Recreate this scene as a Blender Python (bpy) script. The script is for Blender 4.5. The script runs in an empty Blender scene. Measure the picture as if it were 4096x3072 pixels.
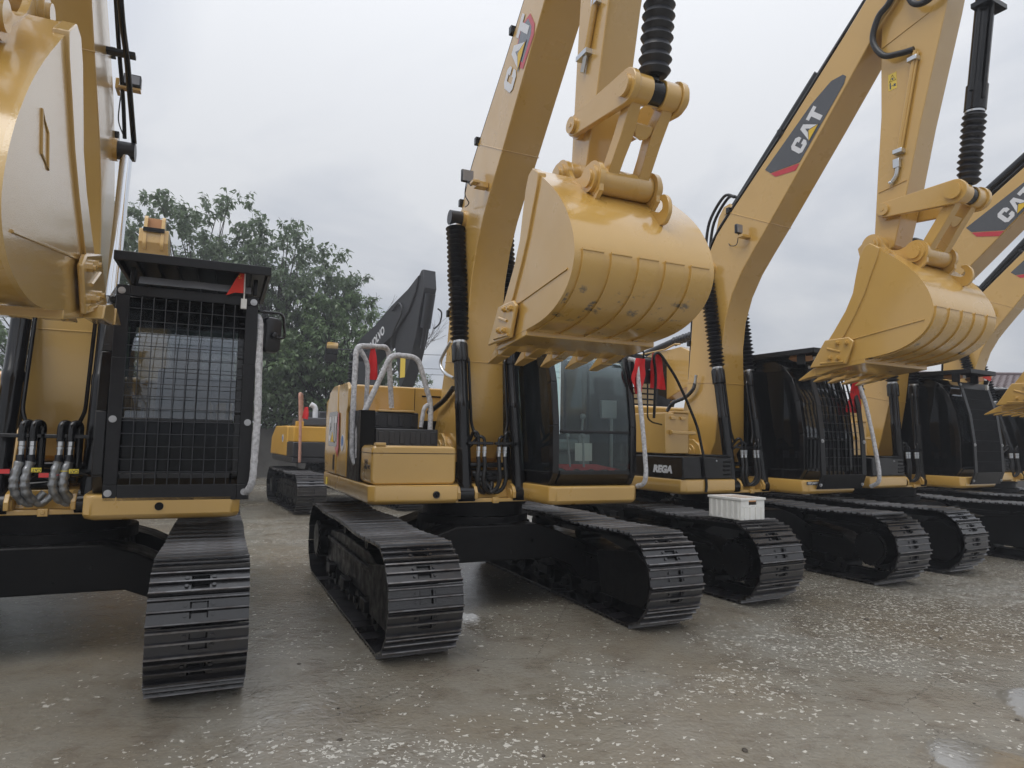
import bpy, bmesh, math, random
from mathutils import Vector, Matrix, Euler
random.seed(7)
R = math.radians
PI = math.pi
S = bpy.context.scene
COL = S.collection

# ------------------------------------------------------------------ camera
cam_d = bpy.data.cameras.new('camera')
cam = bpy.data.objects.new('camera', cam_d)
COL.objects.link(cam)
S.camera = cam
cam_d.sensor_fit = 'HORIZONTAL'
cam_d.sensor_width = 36.0
cam_d.lens = 2648.6 / 4096 * 36
cam_d.clip_start = 0.05
cam_d.clip_end = 2000
cam.matrix_world = Matrix.Translation((0, 0, 1.748)) @ Matrix.Rotation(PI / 2 + 0.0832, 4, 'X') @ Matrix.Rotation(0.020, 4, 'Z')

# ------------------------------------------------------------------ sky
SUN_EL, SUN_AZ = R(58), R(215)      # azimuth measured clockwise from +Y
w = bpy.data.worlds.new('World')
S.world = w
w.use_nodes = True
nt = w.node_tree
nt.nodes.clear()
N = nt.nodes.new
LK = nt.links.new
out = N('ShaderNodeOutputWorld')
bg = N('ShaderNodeBackground'); bg.inputs[1].default_value = 0.1
sky = N('ShaderNodeTexSky'); sky.sky_type = 'NISHITA'; sky.sun_disc = False
sky.sun_elevation = SUN_EL; sky.sun_rotation = SUN_AZ
sky.air_density = 1.5; sky.dust_density = 4.0
tc = N('ShaderNodeTexCoord')
sep = N('ShaderNodeSeparateXYZ'); LK(tc.outputs['Generated'], sep.inputs[0])
# clouds: project the direction on a flat deck
mx = N('ShaderNodeMath'); mx.operation = 'MAXIMUM'; mx.inputs[1].default_value = 0.0; LK(sep.outputs[2], mx.inputs[0])
ad = N('ShaderNodeMath'); ad.operation = 'ADD'; ad.inputs[1].default_value = 0.22; LK(mx.outputs[0], ad.inputs[0])
vd = N('ShaderNodeVectorMath'); vd.operation = 'DIVIDE'
cb = N('ShaderNodeCombineXYZ')
for i in range(3): LK(ad.outputs[0], cb.inputs[i])
LK(tc.outputs['Generated'], vd.inputs[0]); LK(cb.outputs[0], vd.inputs[1])
no = N('ShaderNodeTexNoise'); no.inputs['Scale'].default_value = 0.95; no.inputs['Detail'].default_value = 6
no.inputs['Roughness'].default_value = 0.52; no.inputs['Distortion'].default_value = 0.6
LK(vd.outputs[0], no.inputs['Vector'])
rp = N('ShaderNodeValToRGB')
rp.color_ramp.elements[0].position = 0.39; rp.color_ramp.elements[0].color = (4.95, 5.3, 6.0, 1)
rp.color_ramp.elements[1].position = 0.61; rp.color_ramp.elements[1].color = (7.3, 7.45, 7.75, 1)
LK(no.outputs['Fac'], rp.inputs[0])
# overcast sky: brighter towards the zenith
sq = N('ShaderNodeMath'); sq.operation = 'MULTIPLY'; LK(mx.outputs[0], sq.inputs[0]); LK(mx.outputs[0], sq.inputs[1])
gr = N('ShaderNodeMapRange'); gr.inputs['From Min'].default_value = 0.0; gr.inputs['From Max'].default_value = 1.0
gr.inputs['To Min'].default_value = 0.93; gr.inputs['To Max'].default_value = 2.25
LK(sq.outputs[0], gr.inputs['Value'])
vm = N('ShaderNodeVectorMath'); vm.operation = 'SCALE'; LK(rp.outputs[0], vm.inputs[0]); LK(gr.outputs[0], vm.inputs['Scale'])
mi = N('ShaderNodeMix'); mi.data_type = 'RGBA'; mi.inputs['Factor'].default_value = 0.93
LK(sky.outputs[0], mi.inputs['A']); LK(vm.outputs[0], mi.inputs['B'])
LK(mi.outputs['Result'], bg.inputs[0]); LK(bg.outputs[0], out.inputs[0])

sun_d = bpy.data.lights.new('sun', 'SUN'); sun_d.energy = 1.4; sun_d.angle = R(40); sun_d.color = (1, 0.97, 0.92)
sun = bpy.data.objects.new('sun', sun_d); COL.objects.link(sun)
sd = Vector((math.sin(SUN_AZ) * math.cos(SUN_EL), math.cos(SUN_AZ) * math.cos(SUN_EL), math.sin(SUN_EL)))
sun.rotation_euler = sd.to_track_quat('Z', 'Y').to_euler()

S.view_settings.view_transform = 'Standard'
S.view_settings.look = 'None'
S.view_settings.exposure = 0.0
S.view_settings.gamma = 1.0
S.view_settings.use_curve_mapping = False
S.render.engine = 'CYCLES'
S.cycles.max_bounces = 8
S.cycles.transparent_max_bounces = 12

# ------------------------------------------------------------------ materials
MAT = {}


def mat(name, col, rough=0.5, metal=0.0, coat=0.0, coat_rough=0.1, var=0.0, var_col=None, var_scale=3.0, bump=0.0, bump_scale=40.0,
        rvar=0.0, spec=0.5, drops=0.0):
    m = bpy.data.materials.new(name); m.use_nodes = True
    t = m.node_tree; p = t.nodes['Principled BSDF']
    p.inputs['Base Color'].default_value = (*col, 1)
    p.inputs['Roughness'].default_value = rough
    p.inputs['Metallic'].default_value = metal
    p.inputs['Coat Weight'].default_value = coat
    p.inputs['Coat Roughness'].default_value = coat_rough
    p.inputs['Coat IOR'].default_value = 1.62
    p.inputs['Specular IOR Level'].default_value = spec
    tcn = t.nodes.new('ShaderNodeTexCoord')
    if var:
        n = t.nodes.new('ShaderNodeTexNoise'); n.inputs['Scale'].default_value = var_scale; n.inputs['Detail'].default_value = 7
        n.inputs['Roughness'].default_value = 0.62
        t.links.new(tcn.outputs['Object'], n.inputs['Vector'])
        r = t.nodes.new('ShaderNodeValToRGB'); r.color_ramp.elements[0].position = 0.42; r.color_ramp.elements[1].position = 0.75
        t.links.new(n.outputs['Fac'], r.inputs[0])
        mxn = t.nodes.new('ShaderNodeMix'); mxn.data_type = 'RGBA'
        mxn.inputs['A'].default_value = (*col, 1); mxn.inputs['B'].default_value = (*(var_col or tuple(c * 0.6 for c in col)), 1)
        sc = t.nodes.new('ShaderNodeMath'); sc.operation = 'MULTIPLY'; sc.inputs[1].default_value = var
        t.links.new(r.outputs[0], sc.inputs[0]); t.links.new(sc.outputs[0], mxn.inputs['Factor'])
        t.links.new(mxn.outputs['Result'], p.inputs['Base Color'])
        if rvar:
            mr = t.nodes.new('ShaderNodeMapRange'); mr.inputs['To Min'].default_value = max(0.03, rough - rvar); mr.inputs['To Max'].default_value = min(1, rough + rvar)
            n2 = t.nodes.new('ShaderNodeTexNoise'); n2.inputs['Scale'].default_value = var_scale * 2.3; n2.inputs['Detail'].default_value = 4
            t.links.new(tcn.outputs['Object'], n2.inputs['Vector'])
            mr.inputs['From Min'].default_value = 0.3; mr.inputs['From Max'].default_value = 0.7
            t.links.new(n2.outputs['Fac'], mr.inputs['Value']); t.links.new(mr.outputs[0], p.inputs['Roughness'])
    if bump or drops:
        b = t.nodes.new('ShaderNodeBump'); b.inputs['Strength'].default_value = bump or drops; b.inputs['Distance'].default_value = 0.01
        if drops:
            v = t.nodes.new('ShaderNodeTexVoronoi'); v.inputs['Scale'].default_value = bump_scale
            t.links.new(tcn.outputs['Object'], v.inputs['Vector'])
            mr2 = t.nodes.new('ShaderNodeMapRange'); mr2.inputs['From Min'].default_value = 0.05; mr2.inputs['From Max'].default_value = 0.45
            mr2.inputs['To Min'].default_value = 1; mr2.inputs['To Max'].default_value = 0
            t.links.new(v.outputs['Distance'], mr2.inputs['Value'])
            t.links.new(mr2.outputs[0], b.inputs['Height'])
        else:
            n3 = t.nodes.new('ShaderNodeTexNoise'); n3.inputs['Scale'].default_value = bump_scale; n3.inputs['Detail'].default_value = 3
            t.links.new(tcn.outputs['Object'], n3.inputs['Vector'])
            t.links.new(n3.outputs['Fac'], b.inputs['Height'])
        t.links.new(b.outputs[0], p.inputs['Normal'])
        if coat: t.links.new(b.outputs[0], p.inputs['Coat Normal'])
    MAT[name] = m
    return m


YEL = (0.56, 0.338, 0.080)
mat('yellow_paint', YEL, 0.34, coat=1.0, coat_rough=0.13, var=0.35, var_col=(0.45, 0.265, 0.062), var_scale=1.7, rvar=0.10, bump=0.05, bump_scale=22)
mat('wet_yellow_paint', (0.56, 0.36, 0.11), 0.30, coat=1.0, coat_rough=0.10, var=0.35, var_col=(0.52, 0.29, 0.07), var_scale=2, drops=0.09, bump_scale=120)
mat('bucket_paint', YEL, 0.32, coat=1.0, coat_rough=0.12, var=0.35, var_col=(0.45, 0.265, 0.062), var_scale=1.7, rvar=0.10, bump=0.05, bump_scale=22)


def scuffs(m, z0, z1):
    t = m.node_tree; p = t.nodes['Principled BSDF']; n = t.nodes.new; L = t.links.new
    src = p.inputs['Base Color'].links[0].from_socket
    tcn = n('ShaderNodeTexCoord'); mp = n('ShaderNodeMapping'); mp.inputs['Scale'].default_value = (7, 7, 13); L(tcn.outputs['Object'], mp.inputs[0])
    nz = n('ShaderNodeTexNoise'); nz.inputs['Scale'].default_value = 1.1; nz.inputs['Detail'].default_value = 7; nz.inputs['Roughness'].default_value = .7; L(mp.outputs[0], nz.inputs['Vector'])
    r = n('ShaderNodeValToRGB'); r.color_ramp.elements[0].position = .57; r.color_ramp.elements[1].position = .66; L(nz.outputs['Fac'], r.inputs[0])
    sx = n('ShaderNodeSeparateXYZ'); L(tcn.outputs['Object'], sx.inputs[0])
    a = n('ShaderNodeMapRange'); a.interpolation_type = 'SMOOTHSTEP'; a.inputs['From Min'].default_value = z1; a.inputs['From Max'].default_value = z0; L(sx.outputs[2], a.inputs['Value'])
    k = n('ShaderNodeMath'); k.operation = 'MULTIPLY'; L(r.outputs[0], k.inputs[0]); L(a.outputs[0], k.inputs[1])
    x = n('ShaderNodeMix'); x.data_type = 'RGBA'; L(k.outputs[0], x.inputs['Factor']); L(src, x.inputs['A']); x.inputs['B'].default_value = (.09, .075, .055, 1)
    L(x.outputs['Result'], p.inputs['Base Color'])


scuffs(MAT['bucket_paint'], 2.74, 2.90)
mat('far_yellow_paint', (0.66, 0.36, 0.04), 0.45, coat=0.3, var=0.3, var_scale=2)
mat('tan_paint', (0.52, 0.27, 0.12), 0.5)
mat('black_paint', (0.006, 0.006, 0.007), 0.16, spec=.45, var=0.5, var_col=(0.012, 0.011, 0.011), var_scale=5, rvar=0.08)
mat('guard_wire', (0.05, 0.052, 0.058), 0.35, metal=.3)
mat('guard_black', (0.007, 0.007, 0.009), 0.36, spec=.35, var=0.5, var_col=(0.018, 0.0175, 0.018), var_scale=8, bump=0.15, bump_scale=60)
mat('dark_panel', (0.022, 0.022, 0.025), 0.45, coat=0.15, coat_rough=0.25, var=0.4, var_scale=6)
mat('undercarriage_black', (0.004, 0.004, 0.0045), 0.42, spec=.16, var=0.5, var_col=(0.008, 0.007, 0.006), var_scale=4, rvar=0.15)
mat('track_steel', (0.008, 0.008, 0.010), 0.20, spec=.8, var=0.8, var_col=(0.016, 0.0135, 0.012), var_scale=7, rvar=0.14, bump=0.2, bump_scale=35)
mat('grouser_steel', (0.15, 0.148, 0.150), 0.22, metal=0.85, var=0.8, var_col=(0.05, 0.034, 0.026), var_scale=9, rvar=0.12, bump=0.15, bump_scale=40)
mat('rubber', (0.012, 0.013, 0.017), 0.36, spec=.55, var=0.5, var_col=(0.022, 0.022, 0.028), var_scale=12)
mat('hose_rubber', (0.013, 0.013, 0.014), 0.35, bump=0.25, bump_scale=90)
mat('silver_wrap', (0.34, 0.35, 0.36), 0.28, metal=0.6, var=0.6, var_col=(0.16, 0.165, 0.17), var_scale=14, bump=0.9, bump_scale=24)
mat('foam_wrap', (0.62, 0.62, 0.64), 0.6, var=0.9, var_col=(0.20, 0.20, 0.215), var_scale=34, bump=0.9, bump_scale=85)
mat('orange_wrap', (0.50, 0.27, 0.20), 0.6, var=0.8, var_col=(0.32, 0.14, 0.09), var_scale=10)
mat('chrome', (0.72, 0.74, 0.77), 0.10, metal=1.0)
mat('zinc', (0.62, 0.64, 0.66), 0.28, metal=0.9)
mat('bolt_steel', (0.45, 0.45, 0.46), 0.35, metal=0.8)
mat('red_cloth', (0.62, 0.018, 0.022), 0.75, var=0.4, var_scale=9, bump=0.3, bump_scale=30)
mat('flag_red', (0.62, 0.035, 0.02), 0.7)
mat('flag_yellow', (0.75, 0.5, 0.04), 0.7)
mat('white_plastic', (0.78, 0.78, 0.75), 0.4, var=0.3, var_scale=8)
mat('white_paint', (0.72, 0.73, 0.75), 0.4)
mat('decal_black', (0.030, 0.031, 0.036), 0.25, coat=1.0, coat_rough=0.12)
mat('decal_red', (0.52, 0.02, 0.035), 0.35, coat=0.4)
mat('decal_white', (0.70, 0.71, 0.74), 0.4)
mat('decal_yellow', (0.72, 0.47, 0.03), 0.4)
mat('tag_yellow', (0.75, 0.6, 0.05), 0.5)
mat('tag_red', (0.62, 0.05, 0.05), 0.5)
mat('emblem_blue', (0.06, 0.2, 0.5), 0.4)
mat('seat_fabric', (0.17, 0.19, 0.19), 0.7, var=0.5, var_scale=10)
mat('interior_grey', (0.22, 0.225, 0.23), 0.6, var=0.4, var_scale=6)
mat('paper', (0.5, 0.5, 0.47), 0.7)
mat('volvo_grey', (0.030, 0.031, 0.036), 0.5, var=0.4, var_col=(0.05, 0.05, 0.055), var_scale=3)
mat('concrete_wall', (0.10, 0.095, 0.088), 0.8, var=0.9, var_col=(0.03, 0.029, 0.027), var_scale=0.9, bump=0.5, bump_scale=12)
mat('house_wall', (0.30, 0.29, 0.28), 0.8, var=0.5, var_scale=1.5)
mat('roof_tile', (0.095, 0.06, 0.06), 0.4, var=0.6, var_col=(0.15, 0.12, 0.12), var_scale=5)
mat('bark', (0.045, 0.036, 0.03), 0.85, var=0.5, var_scale=12, bump=0.6, bump_scale=30)
mat('cable', (0.03, 0.03, 0.035), 0.6)
mat('sticker_yellow', (0.75, 0.55, 0.08), 0.45)
mat('lamp_lens', (0.22, 0.23, 0.26), 0.12, coat=1.0)
mat('mirror_glass', (0.85, 0.87, 0.9), 0.03, metal=1.0)
mat('visor_plastic', (0.22, 0.225, 0.24), 0.08, coat=1.0, coat_rough=0.03)


def glass(name, tint, ior, rough=0.02, dirt=0.0):
    m = bpy.data.materials.new(name); m.use_nodes = True
    t = m.node_tree; t.nodes.clear()
    o = t.nodes.new('ShaderNodeOutputMaterial')
    tr = t.nodes.new('ShaderNodeBsdfTransparent'); tr.inputs[0].default_value = (*tint, 1)
    gl = t.nodes.new('ShaderNodeBsdfGlossy'); gl.inputs['Roughness'].default_value = rough; gl.inputs[0].default_value = (0.93, 0.96, 1, 1)
    fr = t.nodes.new('ShaderNodeFresnel'); fr.inputs[0].default_value = ior
    mx_ = t.nodes.new('ShaderNodeMixShader')
    t.links.new(fr.outputs[0], mx_.inputs[0]); t.links.new(tr.outputs[0], mx_.inputs[1]); t.links.new(gl.outputs[0], mx_.inputs[2])
    last = mx_
    if dirt:   # a film of rain water that scatters light
        df = t.nodes.new('ShaderNodeBsdfDiffuse'); df.inputs[0].default_value = (0.5, 0.53, 0.56, 1)
        tcn = t.nodes.new('ShaderNodeTexCoord'); mp = t.nodes.new('ShaderNodeMapping'); mp.inputs['Scale'].default_value = (9, 9, 1.2)
        n = t.nodes.new('ShaderNodeTexNoise'); n.inputs['Scale'].default_value = 2.2; n.inputs['Detail'].default_value = 6
        t.links.new(tcn.outputs['Object'], mp.inputs[0]); t.links.new(mp.outputs[0], n.inputs['Vector'])
        mr = t.nodes.new('ShaderNodeMapRange'); mr.inputs['From Min'].default_value = 0.35; mr.inputs['From Max'].default_value = 0.75
        mr.inputs['To Min'].default_value = 0; mr.inputs['To Max'].default_value = dirt
        t.links.new(n.outputs['Fac'], mr.inputs['Value'])
        m2 = t.nodes.new('ShaderNodeMixShader')
        t.links.new(mr.outputs[0], m2.inputs[0]); t.links.new(mx_.outputs[0], m2.inputs[1]); t.links.new(df.outputs[0], m2.inputs[2])
        last = m2
    t.links.new(last.outputs[0], o.inputs[0])
    MAT[name] = m


glass('cab_glass', (0.90, 0.965, 0.95), 1.36, 0.015, 0.03)
glass('dark_glass', (0.66, 0.69, 0.72), 1.8, 0.02, 0.05)
glass('black_glass', (0.05, 0.055, 0.06), 1.32, 0.04, 0.02)


def leaf_mat(name, c1, c2):
    m = bpy.data.materials.new(name); m.use_nodes = True
    t = m.node_tree; p = t.nodes['Principled BSDF']
    oi = t.nodes.new('ShaderNodeNewGeometry')
    mxn = t.nodes.new('ShaderNodeMix'); mxn.data_type = 'RGBA'
    mxn.inputs['A'].default_value = (*c1, 1); mxn.inputs['B'].default_value = (*c2, 1)
    t.links.new(oi.outputs['Random Per Island'], mxn.inputs['Factor'])
    t.links.new(mxn.outputs['Result'], p.inputs['Base Color'])
    p.inputs['Roughness'].default_value = 0.34; p.inputs['Coat Weight'].default_value = .5; p.inputs['Coat Roughness'].default_value = .25
    tr = t.nodes.new('ShaderNodeBsdfTranslucent'); t.links.new(mxn.outputs['Result'], tr.inputs[0])
    ms = t.nodes.new('ShaderNodeMixShader'); ms.inputs[0].default_value = 0.45
    o = t.nodes['Material Output']
    t.links.new(p.outputs[0], ms.inputs[1]); t.links.new(tr.outputs[0], ms.inputs[2]); t.links.new(ms.outputs[0], o.inputs[0])
    MAT[name] = m


leaf_mat('leaf', (0.105, 0.150, 0.082), (0.185, 0.245, 0.145))
leaf_mat('leaf_light', (0.105, 0.165, 0.075), (0.19, 0.27, 0.125))


# ------------------------------------------------------------------ mesh helpers
class MB:
    def __init__(s): s.v = []; s.f = []; s.m = []

    def add(s, vs, fs, m=0):
        o = len(s.v); s.v += [tuple(v) for v in vs]
        for f in fs: s.f.append([i + o for i in f]); s.m.append(m)
        return s

    def box(s, x0, x1, y0, y1, z0, z1, m=0, M=None):
        vs = [Vector((x, y, z)) for z in (z0, z1) for y in (y0, y1) for x in (x0, x1)]
        if M is not None: vs = [M @ v for v in vs]
        return s.add(vs, [(0, 2, 3, 1), (4, 5, 7, 6), (0, 1, 5, 4), (2, 6, 7, 3), (0, 4, 6, 2), (1, 3, 7, 5)], m)

    def prism(s, poly, ax, a0, a1, m=0, M=None):
        def P(p, a):
            v = Vector({'x': (a, p[0], p[1]), 'y': (p[0], a, p[1]), 'z': (p[0], p[1], a)}[ax])
            return M @ v if M is not None else v
        n = len(poly)
        vs = [P(p, a0) for p in poly] + [P(p, a1) for p in poly]
        fs = [list(range(n))[::-1], list(range(n, 2 * n))] + [(i, (i + 1) % n, n + (i + 1) % n, n + i) for i in range(n)]
        return s.add(vs, fs, m)

    def loft(s, rings, m=0, cap=True):
        n = len(rings[0]); vs = [v for r in rings for v in r]; fs = []
        for k in range(len(rings) - 1):
            for i in range(n):
                fs.append((k * n + i, k * n + (i + 1) % n, (k + 1) * n + (i + 1) % n, (k + 1) * n + i))
        if cap: fs += [list(range(n))[::-1], list(range((len(rings) - 1) * n, len(rings) * n))]
        return s.add(vs, fs, m)

    def tube(s, path, r, n=10, m=0, rr=None, closed=False):
        P = [Vector(p) for p in path]; k = len(P); rings = []; up = None
        for i in range(k):
            a = P[i - 1] if (i or closed) else P[i]; b = P[(i + 1) % k] if (i < k - 1 or closed) else P[i]
            t = (b - a).normalized()
            if up is None:
                up = Vector((0, 0, 1)) if abs(t.z) < 0.9 else Vector((1, 0, 0))
            u = (up - t * up.dot(t)).normalized(); v = t.cross(u); up = u
            q = rr[i] if rr else r
            rings.append([P[i] + (u * math.cos(2 * PI * j / n) + v * math.sin(2 * PI * j / n)) * q for j in range(n)])
        if closed: rings.append(rings[0]); return s.loft(rings, m, cap=False)
        return s.loft(rings, m)

    def cyl(s, p0, p1, r, n=16, m=0, r2=None):
        return s.tube([p0, p1], r, n, m, rr=[r, r if r2 is None else r2])

    def lathe(s, p0, p1, prof, n=18, m=0):   # prof: (t 0..1 or metres, r)
        a = Vector(p0); b = Vector(p1)
        return s.tube([a.lerp(b, t) for t, _ in prof], 0, n, m, rr=[max(r, 1e-4) for _, r in prof])

    def ball(s, c, r, m=0, n=10, sq=(1, 1, 1)):
        c = Vector(c); rings = []
        for i in range(1, n // 2 + 1):
            th = PI * i / (n // 2 + 1)
            rings.append([c + Vector((math.sin(th) * math.cos(2 * PI * j / n) * r * sq[0], math.sin(th) * math.sin(2 * PI * j / n) * r * sq[1], math.cos(th) * r * sq[2])) for j in range(n)])
        return s.loft(rings, m)


def mesh(name, mb, mats, smooth=40):
    me = bpy.data.meshes.new(name)
    me.from_pydata(mb.v, [], mb.f)
    for mm in ([mats] if isinstance(mats, str) else mats): me.materials.append(MAT[mm])
    me.polygons.foreach_set('material_index', mb.m)
    bm = bmesh.new(); bm.from_mesh(me)
    bmesh.ops.recalc_face_normals(bm, faces=bm.faces[:]); bm.to_mesh(me); bm.free()
    if smooth:
        me.shade_smooth(); me.set_sharp_from_angle(angle=R(smooth))
    me.update()
    return me


def obj(name, mb, mats, parent=None, bevel=0, smooth=40, kind=None, label=None, loc=None, rot=None):
    me = mb if isinstance(mb, bpy.types.Mesh) else mesh(name, mb, mats, smooth)
    o = bpy.data.objects.new(name, me); COL.objects.link(o)
    if parent: o.parent = parent
    if loc: o.location = loc
    if rot: o.rotation_euler = rot
    if bevel:
        b = o.modifiers.new('bevel', 'BEVEL'); b.width = bevel; b.segments = 2; b.limit_method = 'ANGLE'; b.angle_limit = R(40)
        b.use_clamp_overlap = True
    if kind: o['kind'] = kind
    if label: o['label'] = label
    return o


def tag(o, label, cat, group=None):
    o['label'] = label; o['category'] = cat
    if group: o['group'] = group
    return o


def thing(name, label, cat, loc=(0, 0, 0), yaw=0, group=None):
    o = bpy.data.objects.new(name, None); COL.objects.link(o); o.location = loc; o.rotation_euler = (0, 0, yaw)
    o.empty_display_size = 0.2
    return tag(o, label, cat, group)


def smooth_path(pts, n=6):
    """Catmull-Rom through the points."""
    P = [Vector(p) for p in pts]; o = []
    for i in range(len(P) - 1):
        p0 = P[max(i - 1, 0)]; p1 = P[i]; p2 = P[i + 1]; p3 = P[min(i + 2, len(P) - 1)]
        for k in range(n):
            t = k / n
            o.append(0.5 * ((2 * p1) + (p2 - p0) * t + (2 * p0 - 5 * p1 + 4 * p2 - p3) * t * t + (3 * p1 - p0 - 3 * p2 + p3) * t ** 3))
    o.append(P[-1]); return o


def fillet(pts, r=0.08, n=4):
    P = [Vector(p) for p in pts]; o = [P[0]]
    for i in range(1, len(P) - 1):
        a = P[i] + (P[i - 1] - P[i]).normalized() * min(r, (P[i - 1] - P[i]).length * 0.45)
        b = P[i] + (P[i + 1] - P[i]).normalized() * min(r, (P[i + 1] - P[i]).length * 0.45)
        for k in range(n + 1):
            t = k / n; o.append((1 - t) ** 2 * a + 2 * t * (1 - t) * P[i] + t * t * b)
    o.append(P[-1]); return o


def rounded_rect(x0, x1, z0, z1, r, n=4):
    o = []
    for cx, cz, a in ((x1 - r, z1 - r, 0), (x0 + r, z1 - r, 90), (x0 + r, z0 + r, 180), (x1 - r, z0 + r, 270)):
        for k in range(n + 1):
            t = R(a + 90 * k / n); o.append((cx + r * math.cos(t), cz + r * math.sin(t)))
    return o


def circle(cx, cz, r, n=16): return [(cx + r * math.cos(2 * PI * k / n), cz + r * math.sin(2 * PI * k / n)) for k in range(n)]


def capsule(p, q, rp, rq, n=8):
    """2-D outline of a bar with round ends of different radius (convex hull like)."""
    p = Vector(p); q = Vector(q); d = q - p; a = math.atan2(d.y, d.x); o = []
    for k in range(n + 1):
        t = a + PI / 2 + PI * k / n; o.append((p.x + rp * math.cos(t), p.y + rp * math.sin(t)))
    for k in range(n + 1):
        t = a - PI / 2 + PI * k / n; o.append((q.x + rq * math.cos(t), q.y + rq * math.sin(t)))
    return o


# ------------------------------------------------------------------ lettering
# glyphs as outlines in a 1-high box; holes are cut by a slit
def _font_mesh(txt, size, depth, bold=0.0, shear=0.0):
    cu = bpy.data.curves.new('t', 'FONT'); cu.body = txt; cu.size = size; cu.extrude = depth; cu.offset = bold; cu.shear = shear
    cu.align_x = 'CENTER'; cu.align_y = 'CENTER'; cu.resolution_u = 3
    o = bpy.data.objects.new('t', cu); COL.objects.link(o)
    dg = bpy.context.evaluated_depsgraph_get()
    me = bpy.data.meshes.new_from_object(o.evaluated_get(dg))
    bpy.data.objects.remove(o); bpy.data.curves.remove(cu)
    return me


def text(name, txt, size, M, material, parent, bold=0.0, depth=0.0015, shear=0.0, sx=1.0):
    me = _font_mesh(txt, size, depth, bold, shear); me.name = name
    me.transform(M @ Matrix.Diagonal((sx, 1, 1, 1)))
    me.materials.clear(); me.materials.append(MAT[material])
    return obj(name, me, None, parent)


# heavy block letters (unit height, x width given) used by the painted marks
GLY = {
    'C': [(0.0, .18), (.16, 0), (.64, 0), (.80, .18), (.80, .40), (.52, .40), (.52, .24), (.28, .24), (.28, .76), (.52, .76), (.52, .60), (.80, .60), (.80, .82), (.64, 1), (.16, 1), (0, .82)],
    'A': [(0.0, 0), (.26, 0), (.30, .16), (.44, .42), (.40, .70), (.44, .70), (.44, .42), (.58, .16), (.62, 0), (.88, 0), (.62, 1), (.26, 1)],
    'T': [(.26, 0), (.54, 0), (.54, .74), (.80, .74), (.80, 1), (0, 1), (0, .74), (.26, .74)],
}


def cat_mark(parent, F, h, old=True):
    """F maps (u, v, lift) to local space; h = letter height. Letters run along u."""
    def poly(name, pts, l0, l1, m):
        mb = MB(); n = len(pts)
        vs = [F(p[0], p[1], l0) for p in pts] + [F(p[0], p[1], l1) for p in pts]
        mb.add(vs, [list(range(n))[::-1], list(range(n, 2 * n))] + [(i, (i + 1) % n, n + (i + 1) % n, n + i) for i in range(n)])
        return obj(name, mb, m, parent, smooth=0)
    x = 0.0
    # A is drawn as a simple wedge whose foot is covered by the triangle
    A = [(0.0, 0), (.27, 0), (.33, .2), (.60, .2), (.66, 0), (.93, 0), (.62, 1), (.31, 1)]
    gl = [('C', GLY['C'], .80), ('A', A, .93), ('T', GLY['T'], .80)]
    for ch, g, wd in gl:
        poly('letter', [(x + p[0] * h, p[1] * h) for p in g], .003, .0055, 'decal_white')
        if ch == 'A': xa = x
        x += (wd + (-.02 if ch == 'A' else .06)) * h
    poly('letter_counter', [(xa + .36 * h, .40 * h), (xa + .57 * h, .40 * h), (xa + .465 * h, .68 * h)], .0056, .0065, 'decal_black')
    poly('triangle_outline', [(xa - .10 * h, -.07 * h), (xa + 1.03 * h, -.07 * h), (xa + .465 * h, .46 * h)], .006, .0075, 'decal_black')
    poly('triangle', [(xa - .02 * h, -.03 * h), (xa + .95 * h, -.03 * h), (xa + .465 * h, .38 * h)], .008, .0095, 'decal_yellow')
    return x

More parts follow.
